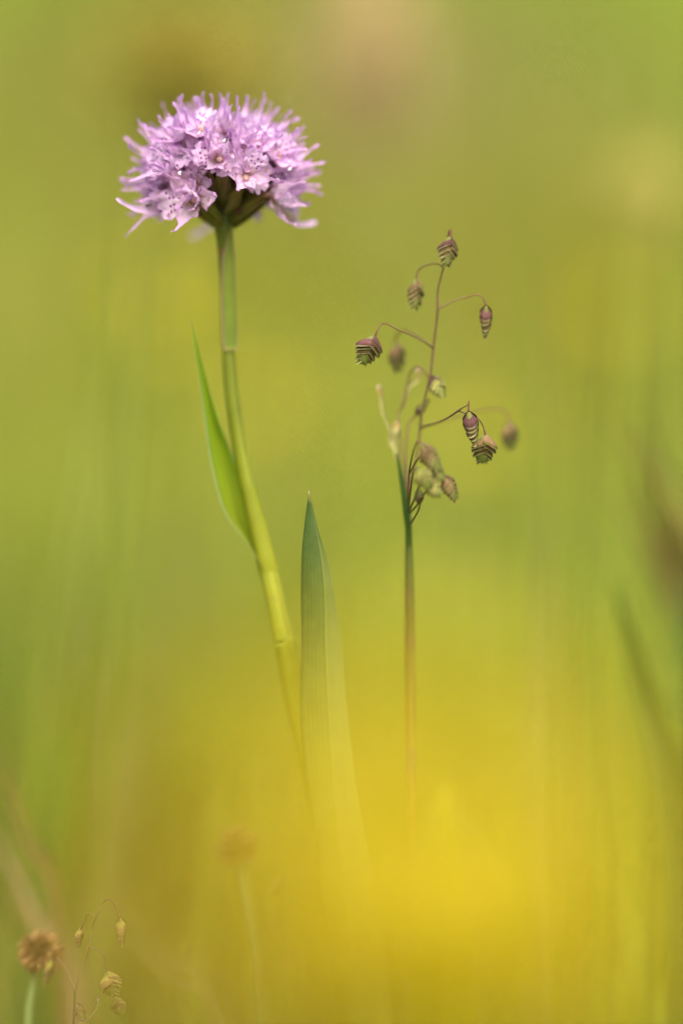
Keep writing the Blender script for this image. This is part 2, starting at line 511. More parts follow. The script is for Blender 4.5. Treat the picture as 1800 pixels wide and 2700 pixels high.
def colours(x, y):
    n1 = vnoise(x, y, 2.2, 3.1)[:, None]; n2 = vnoise(x, y, 4.5, 9.7)[:, None]
    c = C_YG + (C_G - C_YG) * np.clip(0.35 + 1.1 * n1, 0, 1)
    c = c + (C_OL - c) * np.clip(1.2 * n2 - 0.05, 0, 0.45)
    for q, r, cc, w in PW:
        d2 = ((x - q.x) ** 2 + ((y - q.y) * 0.55) ** 2) / r ** 2
        k = (w * np.exp(-d2))[:, None]
        c = c + (cc - c) * k
    v = rng.uniform(0.75, 1.25, (len(x), 1))
    dry = (rng.uniform(0, 1, (len(x), 1)) < 0.06)
    c = np.where(dry, C_DRY, c) * v
    return c


n = 34000
y = 1.42 + 4.2 * rng.uniform(0, 1, n) ** 1.5
x = rng.uniform(-1, 1, n) * (0.42 + 0.22 * (y - 1.4))
blades('slope_grass', x, y, rng.uniform(0.10, 0.24, n), rng.uniform(0.003, 0.006, n), 0.9, colours(x, y), GRASS, 'yellow green meadow grass covering the slope behind the orchid')
n = 40000
y = 0.9 + 5.0 * rng.uniform(0, 1, n) ** 1.3
core = 0.40 + 0.22 * np.clip(y - 1.4, 0, None)
x = (core + rng.uniform(0, 1, n) ** 1.3 * (1.6 + 0.3 * y)) * rng.choice([-1, 1], n)
blades('side_slope_grass', x, y, rng.uniform(0.10, 0.24, n), rng.uniform(0.004, 0.009, n), 0.9, colours(x, y), GRASS, 'yellow green meadow grass to either side of the orchid clearing')
n = 30000
y = 5.0 + 16 * rng.uniform(0, 1, n) ** 1.3
x = rng.uniform(-1, 1, n) * (2.2 + 0.40 * y)
blades('upper_slope_grass', x, y, rng.uniform(0.14, 0.32, n), rng.uniform(0.010, 0.020, n), 0.9, colours(x, y), GRASS, 'coarse yellow green grass high up on the slope')
n = 7000
y = rng.uniform(0.55, 1.5, n)
x = rng.uniform(-0.45, 0.45, n)
blades('low_turf', x, y, rng.uniform(0.03, 0.095, n), rng.uniform(0.002, 0.004, n), 1.0, colours(x, y) * 0.8, GRASS, 'short turf round the feet of the orchid and quaking grass')
n = 5000
y = rng.uniform(-0.3, 0.6, n)
x = rng.uniform(-0.45, 0.45, n)
blades('near_turf', x, y, rng.uniform(0.02, 0.06, n), rng.uniform(0.002, 0.004, n), 1.0, colours(x, y) * 0.8, GRASS, 'short turf beneath the foreground buttercups')


# ------------------------------------------------------------------ tepals of the orchid (local frame: floret axis +Z, radial direction +Y; millimetres)
MM = 0.001


def tepal(Lm, theta, wkeys, cup=0.5, ruffle=0.0, jag=0.0, seed=0, nv=18, nu=6, r0=0.5, twist=0.0, lobes=0.0, side=0.0):
    rows = []
    ds = Lm / nv
    rho, z = r0, 0.0
    for i in range(nv + 1):
        v = i / nv
        th = R(interp(theta, v))
        if i:
            rho += math.sin(th) * ds; z += math.cos(th) * ds
        w = interp(wkeys, v)
        jg = 1 + jag * mnoise.noise((v * 9, seed * 3.3, 1.1))
        row = []
        nr = Vector((0, math.cos(th), -math.sin(th)))
        tg = Vector((0, math.sin(th), math.cos(th)))
        tw = twist * max(0, v - 0.6)
        for j in range(nu + 1):
            u = -1 + 2 * j / nu
            p = Vector((u * w * 0.5 * jg + side * v * v, rho, z))
            p -= nr * (cup * u * u * w * 0.5)
            p += nr * (ruffle * mnoise.noise((u * 2.1 + seed, v * 6.0, seed * 1.7)) * (0.3 + abs(u)) * min(1, w / 1.5))
            if lobes and v > 0.5:
                k = (v - 0.5) / 0.5
                notch = math.exp(-((abs(u) - 0.42) / 0.16) ** 2)
                p -= tg * (lobes * Lm * 0.5 * k * (notch * 0.55 + 0.45 * u * u) * (1 + 0.4 * mnoise.noise((u * 4, seed, 2.0))))
            if tw:
                cpt = Vector((side * v * v, rho, z))
                p = cpt + Matrix.Rotation(tw, 3, tg) @ (p - cpt)
            row.append(p * MM)
        rows.append(row)
    return grid(rows)


SEP_W = [(0, 1.2), (0.13, 3.0), (0.3, 3.9), (0.48, 2.7), (0.62, 0.85), (0.84, 0.5), (0.93, 0.9), (0.98, 0.8), (1.0, 0.15)]
BUD_W = [(0, 1.5), (0.15, 3.4), (0.35, 3.3), (0.52, 1.7), (0.66, 0.9), (0.85, 0.55), (0.94, 0.8), (0.98, 0.7), (1.0, 0.15)]
PET_W = [(0, 1.0), (0.2, 2.6), (0.45, 3.3), (0.66, 2.2), (0.78, 0.8), (0.9, 0.5), (0.97, 0.6), (1.0, 0.1)]
LIP_W = [(0, 1.5), (0.2, 2.6), (0.45, 4.4), (0.7, 5.8), (0.88, 5.4), (1.0, 4.0)]
SEPALS = [mesh_data('sepal', *[g[i] for i in (0, 1)], MAT['sepal'], g[2]) for g in
          [tepal(9.8 + 0.6 * (k % 3), [(0, 62 + 3 * k), (0.2, 28 + 2 * k), (0.5, 10 + 5 * (k % 4)), (0.75, 20 + 6 * (k % 3)), (1, -8 + 22 * (k % 3))], SEP_W, 0.45, 0.8, 0.22, seed=k * 2.3 + 1, side=(-1) ** k * 0.9 * (k % 3), twist=0.8 * (k % 2)) for k in range(6)]]
WIDESEP = [mesh_data('sepal', *[g[i] for i in (0, 1)], MAT['sepal'], g[2]) for g in
           [tepal(9.0, [(0, 80), (0.25, 55 + 6 * k), (0.55, 45), (0.8, 20), (1, -15 + 30 * k)], SEP_W, 0.4, 1.2, 0.3, seed=k * 1.9 + 30, side=0.7 * (k - 1)) for k in range(3)]]
BUDS = [mesh_data('sepal', *[g[i] for i in (0, 1)], MAT['bud'], g[2]) for g in
        [tepal(7.6 + 0.5 * k, [(0, 70), (0.15, 28), (0.33, 2), (0.5, -22), (0.66, -6), (1, 4 + 14 * k)], BUD_W, 0.75, 0.12, 0.05, seed=k + 50, r0=0.45, side=0.25 * (k - 1)) for k in range(3)]]
PETALS = [mesh_data('petal', *[g[i] for i in (0, 1)], MAT['petal'], g[2]) for g in
          [tepal(6.4 + 0.4 * k, [(0, 50), (0.3, 22 + 5 * k), (0.6, 18 + 6 * k), (1, 35 - 12 * k)], PET_W, 0.4, 0.5, 0.2, seed=k * 3.1 + 70, side=0.5 * (k - 1)) for k in range(3)]]
LIPS = [mesh_data('lip', *[g[i] for i in (0, 1)], MAT['lip'], g[2]) for g in
        [tepal(6.6, [(0, 35), (0.25, 52 + 4 * k), (0.6, 66 + 4 * k), (1, 60 + 12 * k)], LIP_W, -0.05 + 0.06 * k, 0.75, 0.14, seed=k * 4.7 + 90, nv=20, nu=16, lobes=0.55) for k in range(4)]]
_c = [(0, 0, 0, 0.7 * MM), (0, 0.15 * MM, 0.9 * MM, 0.75 * MM), (0, 0.35 * MM, 1.7 * MM, 0.72 * MM), (0, 0.25 * MM, 2.2 * MM, 0.45 * MM), (0, 0.1 * MM, 2.35 * MM, 0.05 * MM)]
_g = tube(_c, 9, 3)
COLUMN = mesh_data('column', _g[0], _g[1], MAT['column'], _g[2])


def frame(f, lip):
    z = f.normalized()
    yv = -(lip - z * lip.dot(z)).normalized()
    xv = yv.cross(z)
    return Matrix((xv, yv, z)).transposed()


def bez(a, b, c, d, n=7):
    out = []
    for i in range(n + 1):
        t = i / n
        out.append(a * (1 - t) ** 3 + b * 3 * t * (1 - t) ** 2 + c * 3 * t * t * (1 - t) + d * t ** 3)
    return out


# ------------------------------------------------------------------ the globe orchid
HX, HD = 590, 20                # axis of the head: pixel column and depth (mm)
ob = P(950, 4200, 14); ob.z = gz(ob.x, ob.y) - 0.003
orchid = empty('globe_orchid', ob)
tag(orchid, 'lilac globe orchid with a domed head of spotted florets on a leaning green stem', 'orchid')


def path(pts):
    """(px, py, dy, radius px) -> (x, y, z, r)"""
    return [(*P(a, b, d), r * PX) for a, b, d, r in pts]


base_pt = [(ob.x, ob.y, ob.z, 44 * PX)]
part('stem', tube(base_pt + path([(948, 3400, 15, 40), (925, 2700, 16, 36), (885, 2330, 16, 34), (830, 2060, 17, 31), (782, 1850, 18, 29), (742, 1660, 18, 26), (700, 1470, 19, 24),
                                  (660, 1310, 20, 22), (628, 1150, 20, 20), (609, 1010, 20, 18.5), (600, 860, 20, 18), (596, 720, 20, 19), (592, 640, 20, 21), (590, 595, 20, 25), (590, 520, 20, 20), (590, 430, 20, 13), (590, 370, 20, 6)]), n=16, per=5), MAT['stem'], orchid)
# sheaths round the stem, each ending in an open rim
part('leaf_sheath', tube(path([(656, 1290, 20, 23), (675, 1370, 19.6, 25.5), (690, 1430, 19.4, 26.5), (701, 1475, 19, 26.5), (709, 1508, 19, 27.5)]), n=16, per=4, cap=False), MAT['sheath'], orchid)
part('leaf_sheath', tube(path([(751, 1693, 18, 29.5), (754, 1705, 18, 30), (782, 1845, 18, 32), (830, 2060, 17, 35), (885, 2330, 16, 38), (925, 2700, 16, 41), (948, 3400, 15, 45)]), n=16, per=4, cap=False), MAT['sheath'], orchid)


def wrap_bract():
    rows = []
    pts = spline([(604, 925, 20), (603, 880, 20), (600, 780, 20), (599, 700, 20), (600, 640, 20), (602, 588, 20)], 5)
    for i, s in enumerate(pts):
        v = i / (len(pts) - 1)
        hw = interp([(0, 55), (0.1, 66), (0.4, 70), (0.6, 58), (0.8, 30), (1, 4)], v)
        rr = interp([(0, 21.5), (0.1, 20.5), (0.45, 21.5), (0.8, 21.5), (1, 23)], v) * PX
        c = P(*s)
        row = []
        for j in range(9):
            a = R(22 + hw * (j / 4 - 1))
            row.append(c + Vector((math.sin(a), -math.cos(a), 0)) * (rr * (1 + (0.06 if j in (0, 8) else 0))))
        rows.append(row)
    return grid(rows)
part('stem_bract', wrap_bract(), MAT['bractleaf'], orchid)


def edged_leaf(left, right, depth, nc=8, mid=0.5, curl=0.0):
    Ls = spline(left, 5); Rs = spline(right, 5)
    rows = []
    m = len(Ls)
    for i in range(m):
        v = i / (m - 1)
        a = P(*Ls[i]); b = P(*Rs[i])
        dd = interp(depth, v) * MM
        row = []
        for j in range(nc + 1):
            u = j / nc
            q = a.lerp(b, u) + Vector((0, 1, 0)) * dd * (4 * u * (1 - u))
            row.append(q)
        rows.append(row)
    return grid(rows)


part('upper_leaf', edged_leaf(
    [(694, 1500, 17), (648, 1428, 16), (592, 1350, 14), (558, 1232, 13), (540, 1110, 13), (527, 1010, 13), (513, 920, 14), (501, 846, 15)],
    [(704, 1500, 22), (688, 1440, 23), (664, 1370, 24), (634, 1255, 24), (606, 1180, 21), (570, 1080, 16), (534, 960, 15), (503, 844, 15)],
    [(0, 3), (0.3, 4), (0.6, 3), (1, 0)], nc=10), MAT['upleaf'], orchid)


def folded_leaf(near, keel, far, n=8):
    """near margin -> keel -> far margin"""
    A, K, B = spline(near, 6), spline(keel, 6), spline(far, 6)
    rows = []
    for a, k, b in zip(A, K, B):
        a, k, b = P(*a), P(*k), P(*b)
        row = []
        for j in range(n + 1):
            u = j / n
            q = a.lerp(k, u) + Vector((0, -1, 0)) * (0.12 * (a - k).length * math.sin(math.pi * u))
            row.append(q)
        for j in range(1, n + 1):
            u = j / n
            row.append(k.lerp(b, u) + Vector((0, 1, 0)) * (0.18 * (b - k).length * math.sin(math.pi * u)))
        rows.append(row)
    return grid(rows)


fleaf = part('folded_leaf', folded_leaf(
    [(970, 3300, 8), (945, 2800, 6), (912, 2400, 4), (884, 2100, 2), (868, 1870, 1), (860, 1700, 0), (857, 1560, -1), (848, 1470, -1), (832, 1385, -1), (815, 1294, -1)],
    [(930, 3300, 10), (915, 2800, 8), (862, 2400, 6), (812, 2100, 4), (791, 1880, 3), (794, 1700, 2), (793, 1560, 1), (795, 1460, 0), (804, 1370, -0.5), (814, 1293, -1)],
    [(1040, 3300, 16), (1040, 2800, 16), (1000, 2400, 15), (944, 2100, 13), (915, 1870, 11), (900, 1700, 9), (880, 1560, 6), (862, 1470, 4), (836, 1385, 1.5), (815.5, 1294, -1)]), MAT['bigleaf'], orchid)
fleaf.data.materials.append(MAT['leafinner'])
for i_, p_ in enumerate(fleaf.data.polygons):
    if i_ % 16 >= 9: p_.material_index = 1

# florets -------------------------------------------------
AX = lambda py: P(HX, py, HD)


def floret(b, f, lipdir, kind='open', roll=0.0, size=1.0, attach=None, bract=True, wide=False):
    f = f.normalized()
    a = AX(attach if attach is not None else 560)
    horiz = Vector((b.x - a.x, b.y - a.y, 0))
    d = (b - a).length
    up = Vector((0, 0, 1))
    hn = horiz.normalized() if horiz.length > 1e-5 else Vector((0, 0, 0))
    c1 = a + hn * d * 0.42 + up * d * 0.10
    c2 = b - f * d * 0.35
    B = bez(a, c1, c2, b)
    rad = [0.55, 0.85, 1.05, 1.12, 1.05, 0.9, 0.68, 0.55]
    if kind == 'bud': rad = [r * 0.8 for r in rad]
    fo = part('floret', tube([(*p, r * MM * size) for p, r in zip(B, rad)], n=9, per=2), MAT['ovary'], orchid)
    if bract:
        rows = []
        side = f.cross(up) if abs(f.z) < 0.95 else Vector((1, 0, 0))
        side.normalize()
        for i, p in enumerate(B[:7]):
            v = i / 6
            w = interp([(0, 1.1), (0.3, 1.5), (1, 0.15)], v) * MM
            dn = side.cross((B[min(i + 1, 7)] - B[max(i - 1, 0)]).normalized())
            if dn.z > 0: dn = -dn
            rows.append([p + side * (w * k) + dn * (1.25 * MM - 0.25 * abs(k) * MM) for k in (-1, -0.5, 0, 0.5, 1)])
        part('bract', grid(rows), MAT['bract'], orchid, fo)
    M3 = frame(f, lipdir) @ Matrix.Rotation(R(roll), 3, 'Z')
    T = Matrix.Translation(b - orchid.location - f * 0.25 * MM) @ M3.to_4x4()

    def put(name, me, ang, s=1.0, tilt=0.0):
        m = T @ Matrix.Rotation(R(ang), 4, 'Z') @ Matrix.Rotation(R(tilt), 4, 'X') @ Matrix.Scale(s * size, 4)
        return add(name, me, fo, m)
    if kind == 'bud':
        for k, an in enumerate((0, 120, 240)):
            put('sepal', random.choice(BUDS), an + random.uniform(-8, 8), random.uniform(0.92, 1.08))
    else:
        sp = SEPALS if not wide else WIDESEP
        put('sepal', random.choice(sp), random.uniform(-8, 8), random.uniform(0.9, 1.08), random.uniform(-8, 6))
        for sgn in (-1, 1):
            put('sepal', random.choice(WIDESEP if random.random() < 0.45 else SEPALS), sgn * 112 + random.uniform(-10, 10), random.uniform(0.9, 1.1), random.uniform(-10, 6))
            put('petal', random.choice(PETALS), sgn * 52 + random.uniform(-8, 8), random.uniform(0.9, 1.1), random.uniform(-6, 6))
        put('lip', random.choice(LIPS), 180 + random.uniform(-8, 8), random.uniform(0.92, 1.1), random.uniform(-6, 8))
        put('column', COLUMN, random.uniform(-20, 20), random.uniform(0.72, 0.9), random.uniform(-30, -12))
    return fo


random.seed(21)
explicit = [  # base pixel, depth, facing, lip direction, kind, attach, wide
    (512, 528, 7, (-0.35, -0.9, -0.12), (-1, -0.1, -0.15), 'open', 585, True, 1.28),
    (574, 420, 5, (-0.05, -0.95, 0.1), (-1, 0, 0.1), 'open', 520, False, 0.95),
    (650, 462, 5, (0.15, -0.95, 0.0), (0.55, 0, 0.8), 'open', 540, False, 0.98),
    (672, 388, 9, (0.25, -0.85, 0.3), (0.4, 0, 0.9), 'open', 500, False, 0.9),
    (718, 512, 12, (0.85, -0.45, 0.02), (0.2, -0.2, 0.95), 'open', 585, True, 1.1),
    (728, 420, 11, (0.6, -0.65, 0.25), (0.6, 0, 0.8), 'open', 520, False, 1.0),
    (478, 362, 11, (-0.45, -0.7, 0.45), (-0.6, 0, 0.6), 'open', 500, False, 0.95),
    (528, 352, 8, (-0.1, -0.8, 0.45), (0.3, 0, 0.9), 'open', 480, False, 0.92),
    (605, 345, 8, (0.05, -0.75, 0.6), (0, 0, -1), 'bud', 460, False, 0.95),
    (560, 395, 6, (-0.15, -0.8, 0.5), (0, 0, -1), 'bud', 470, False, 1.0),
    (455, 440, 9, (-0.65, -0.65, 0.15), (-0.7, 0, 0.5), 'open', 545, False, 1.0),
    (440, 520, 14, (-0.9, -0.35, -0.12), (-0.3, -0.6, -0.6), 'open', 590, False, 1.05),
]
bases = []
for px, py, dy, f, l, k, at, wd, sz in explicit:
    b = P(px, py, dy)
    floret(b, Vector(f), Vector(l), k, 0, sz, at, True, wd)
    bases.append(b)
CEN = P(HX, 487, HD)
n_f = 128
ga = math.pi * (3 - math.sqrt(5))
for i in range(n_f):
    sl = -0.19 + 1.19 * (i + 0.5) / n_f           # sine of latitude
    cl = math.sqrt(max(0, 1 - sl * sl))
    az = i * ga + random.uniform(-0.12, 0.12)
    dvec = Vector((cl * math.cos(az), cl * math.sin(az), sl))
    b = CEN + Vector((dvec.x * 13.2, dvec.y * 12.8, dvec.z * 12.9 + (0.5 if sl < 0.3 else 0))) * MM * random.uniform(0.95, 1.04)
    qx = 900 + b.x / (PX * b.y / FOCUS); qy = 1350 - (b.z - CZ) / (PX * b.y / FOCUS)
    if dvec.y < 0 and 520 < qx < 700 and qy > 440: continue
    if min((b - q).length for q in bases) < 3.3 * MM: continue
    f = Vector((dvec.x, dvec.y, dvec.z * 0.9 + 0.06 + (0.05 if sl < 0.1 else 0)))
    lat = math.degrees(math.asin(sl))
    if lat > 58: kind = 'bud'
    elif lat > 34: kind = 'bud' if random.random() < 0.45 else 'open'
    else: kind = 'open'
    bases.append(b)
    floret(b, f, Vector((random.uniform(-0.5, 0.5), random.uniform(-0.3, 0.3), random.choice((-1, -1, 1)))), kind, random.uniform(-25, 25),
           random.uniform(0.86, 1.02), attach=600 - 150 * max(0, sl) - random.uniform(0, 15), bract=lat < 40)
print('florets', len(bases))


def ribbon(pts, widths, nrm=Vector((0, -1, 0)), cupf=0.3, nc=4):
    S = spline([(*P(*p), w * PX) for p, w in zip(pts, widths)], 6)
    rows = []
    for i, s in enumerate(S):
        a = Vector(S[max(i - 1, 0)][:3]); b = Vector(S[min(i + 1, len(S) - 1)][:3])
        t = (b - a).normalized()
        sd_ = t.cross(nrm).normalized()
        nn = sd_.cross(t)
        rows.append([Vector(s[:3]) + sd_ * (s[3] * (2 * j / nc - 1)) + nn * (cupf * s[3] * (2 * j / nc - 1) ** 2) for j in range(nc + 1)])
    return grid(rows)


part('sepal', ribbon([(722, 525, 14), (742, 560, 18), (765, 582, 22), (795, 592, 25), (822, 588, 28), (834, 584, 29)], [10, 11, 8, 6, 7.5, 2]), MAT['tail'], orchid)
part('sepal', ribbon([(585, 570, 44), (560, 590, 48), (540, 605, 50), (520, 618, 52), (500, 626, 54)], [8, 8, 6, 8, 3]), MAT['tail'], orchid)
part('sepal', ribbon([(448, 552, 14), (400, 552, 12), (362, 550, 10), (335, 540, 9), (318, 530, 8), (307, 523, 8)], [16, 15, 9, 5, 5.5, 2]), MAT['tail'], orchid)
for (a, b, d, r) in [(473, 458, 1.5, 6), (763, 447, 6, 6), (524, 352, -1, 4), (590, 372, -1, 5)]:
    fr = Matrix.Rotation(random.uniform(0, 3), 3, 'Y')
    part('pollen_clump', join(ellipsoid(P(a, b, d), r * PX, r * PX * 0.7, r * PX * 0.6, 7, 5, fr), ellipsoid(P(a + 3, b - 4, d), r * PX * 0.5, r * PX * 0.5, r * PX * 0.5, 7, 5, fr)), MAT['pollen'], orchid)


# ------------------------------------------------------------------ tiny fly on the lower lip of the head
def fly():
    dark = plant_mat('fly_body', [(0, (0.02, 0.018, 0.012)), (1, (0.05, 0.04, 0.02))], transl=0, rough=0.35, rand=0, spec=0.5, blotch=((0.25, 0.2, 0.1), 4000, 0.55, 0.6))
    wing = plant_mat('fly_wing', [(0, (0.35, 0.33, 0.25)), (1, (0.4, 0.38, 0.3))], transl=0.6, rough=0.2, rand=0)
    c = P(393, 541, 10.9)
    r = empty('tiny_fly', c)
    tag(r, 'tiny dark fly perched on the lowest outer sepal of the orchid head', 'fly')
    part('abdomen', ellipsoid(c + Vector((-0.000378, 0, -0.000081)), 0.000459, 0.000216, 0.000230, 8, 6, Matrix.Rotation(R(12), 3, 'Y')), dark, r)
    part('thorax', ellipsoid(c + Vector((0.000189, 0, 0.000108)), 0.000270, 0.000243, 0.000257, 8, 6), dark, r)
    part('head', ellipsoid(c + Vector((0.000540, 0, 0.000162)), 0.000162, 0.000189, 0.000175, 8, 6), dark, r)
    for s in (-1, 1):
        w0 = c + Vector((0.000135, s * 0.000135, 0.000270))
        rows = [[w0 + Vector((-0.001080 * t, s * 0.000338 * t + k * 0.000216 * math.sin(math.pi * min(1, t * 0.9 + 0.1)), 0.000135 * t)) for k in (-1, 0, 1)] for t in (0, 0.25, 0.5, 0.75, 1)]
        part('wing', grid(rows), wing, r)
        for k in (-1, 0, 1):
            q = c + Vector((0.000189 + k * 0.000162, s * 0.000162, -0.000027))
            part('leg', tube([(*q, 0.000041), (*(q + Vector((k * 0.000270, s * 0.000270, 0.000068))), 0.000041), (*(q + Vector((k * 0.000405, s * 0.000405, -0.000405))), 0.000027)], 5, 2), dark, r)
fly()


# ------------------------------------------------------------------ quaking grass
def lemma_geo():
    rows = []
    for i in range(9):
        v = i / 8
        row = []
        for j in range(9):
            u = -1 + 2 * j / 8
            ph = R(98) * u
            rr = (0.07 + 0.93 * (1 - (1 - v) ** 1.7)) * (1 - 0.10 * max(0, v - 0.85) / 0.15)
            k = 0.50 + 0.50 * math.cos(ph) ** 1.0 if abs(ph) < math.pi / 2 else 0.5 - 0.1 * (abs(ph) - math.pi / 2)
            row.append(Vector((rr * math.cos(ph), rr * math.sin(ph), -v * k)))
        rows.append(row)
    return grid(rows)


_lg = lemma_geo()
LEMMA = {}
for t in ('purple', 'olive', 'green', 'pink', 'glume', 'straw'):
    LEMMA[t] = mesh_data('lemma', _lg[0], _lg[1], MAT['lem_' + t], _lg[2])
_ce = ellipsoid((0, 0, 0), 1, 1, 1, 10, 8)
CORE = mesh_data('spikelet_core', _ce[0], _ce[1], MAT['core'], _ce[2])


def spikelet(root, top, tip, width, tone, turn=0.0, nl=5, thick=0.62, glume='glume', parent=None):
    """hangs from top to tip; width in metres; turn: degrees about its own axis (0 = broad face to the viewer)"""
    ax = (top - tip); Lg = ax.length; z = ax.normalized()
    ref = Vector((0, 1, 0))
    yv = (ref - z * ref.dot(z)).normalized()
    xv = yv.cross(z)
    M3 = Matrix((xv, yv, z)).transposed() @ Matrix.Rotation(R(turn), 3, 'Z')
    T = Matrix.Translation(top - root.location) @ M3.to_4x4()
    ms = T @ Matrix.Translation((0, 0, -Lg * 0.47)) @ Matrix.Diagonal((width * 0.35, width * 0.35 * thick, Lg * 0.45, 1))
    sp = add('spikelet', CORE, root, ms)
    inv = ms.inverted()
    env = [(0.25, 0.86), (0.40, 1.0), (0.58, 0.98), (0.76, 0.76), (0.9, 0.5), (1.0, 0.32)]
    for k in range(nl):
        for s in (0, 1):
            q = (k + 0.5 * s) / (nl - 0.3)
            hh = Lg * (0.44 - 0.10 * q) * random.uniform(0.96, 1.1)
            z0 = -Lg * 0.68 * q
            rr = interp(env, (hh - z0) / Lg) * width * 0.5 * random.uniform(0.93, 1.07)
            if k == nl - 1 and s == 1: hh = -(-Lg - z0)
            m = T @ Matrix.Translation((0, 0, z0)) @ Matrix.Rotation(math.pi * s + R(random.uniform(-12, 12)), 4, 'Z') @ Matrix.Rotation(R(random.uniform(-3, 3) - 3), 4, 'Y') @ Matrix.Diagonal((rr, rr * thick * 1.15, hh, 1))
            o = add('lemma', LEMMA[glume if k == 0 else ('olive' if tone == 'purple' and k >= nl - 1 else tone)], sp)
            o.matrix_parent_inverse = inv
            o.matrix_basis = m
    return sp


def grow(root, sps, brs, mats='branch'):
    for pts in brs:
        part('branch', tube(path(pts), 7, 6), MAT[mats], root)
    for (x0, y0, d0, x1, y1, d1, w, tone, turn, *g) in sps:
        spikelet(root, P(x0, y0, d0), P(x1, y1, d1), w * (1.25 if d0 < -5 else 1.1) * PX, tone, turn, thick=(0.82 if turn > 70 else 0.62), glume=(g[0] if g else 'glume'))


random.seed(5)
QD = 14
qb = P(1085, 4200, QD); qb.z = gz(qb.x, qb.y) - 0.003
qg = empty('quaking_grass', qb)
tag(qg, 'tall quaking grass with purple hanging spikelets standing right of the orchid', 'grass')
part('culm', tube([(qb.x, qb.y, qb.z, 14 * PX)] + path([(1086, 3200, 16, 13), (1084, 2400, 17, 13), (1082, 2000, 17, 14), (1080, 1750, 16, 13.5), (1079, 1580, 15, 12.5), (1077, 1440, 15, 10), (1076, 1370, 15, 8), (1074, 1300, 15, 5)]), 12, 5), MAT['culm'], qg)
part('flag_leaf', folded_leaf([(1086, 1440, 13), (1085, 1400, 12), (1078, 1350, 12), (1066, 1280, 13), (1054, 1225, 15), (1049, 1195, 16)],
                              [(1070, 1440, 15), (1068, 1400, 14.5), (1062, 1350, 14), (1054, 1280, 15), (1047, 1225, 16), (1043, 1195, 17)],
                              [(1085, 1440, 18), (1086, 1400, 17), (1080, 1350, 17), (1067, 1280, 17), (1056, 1225, 17), (1050, 1195, 18)], 4), MAT['flag'], qg)
part('dried_leaf_tip', ribbon([(1047, 1215, 16.5), (1044, 1190, 17), (1036, 1165, 18), (1038, 1140, 18), (1046, 1120, 19), (1049, 1112, 20)], [5, 8, 13, 13, 9, 3], cupf=0.8), MAT['dry'], qg)
part('dried_leaf_tip', ribbon([(1034, 1150, 18), (1022, 1120, 19), (1008, 1085, 20), (1004, 1055, 21), (1001, 1030, 21), (997, 1016, 21)], [5, 4, 4, 4.5, 7, 5], cupf=0.8), MAT['dry'], qg)
part('dried_leaf_tip', ribbon([(1064, 1066, 20), (1070, 1035, 22), (1082, 1015, 23), (1098, 1002, 24), (1104, 985, 24), (1100, 968, 24)], [4, 6, 6.5, 6, 6.5, 9], cupf=0.9), MAT['dry'], qg)
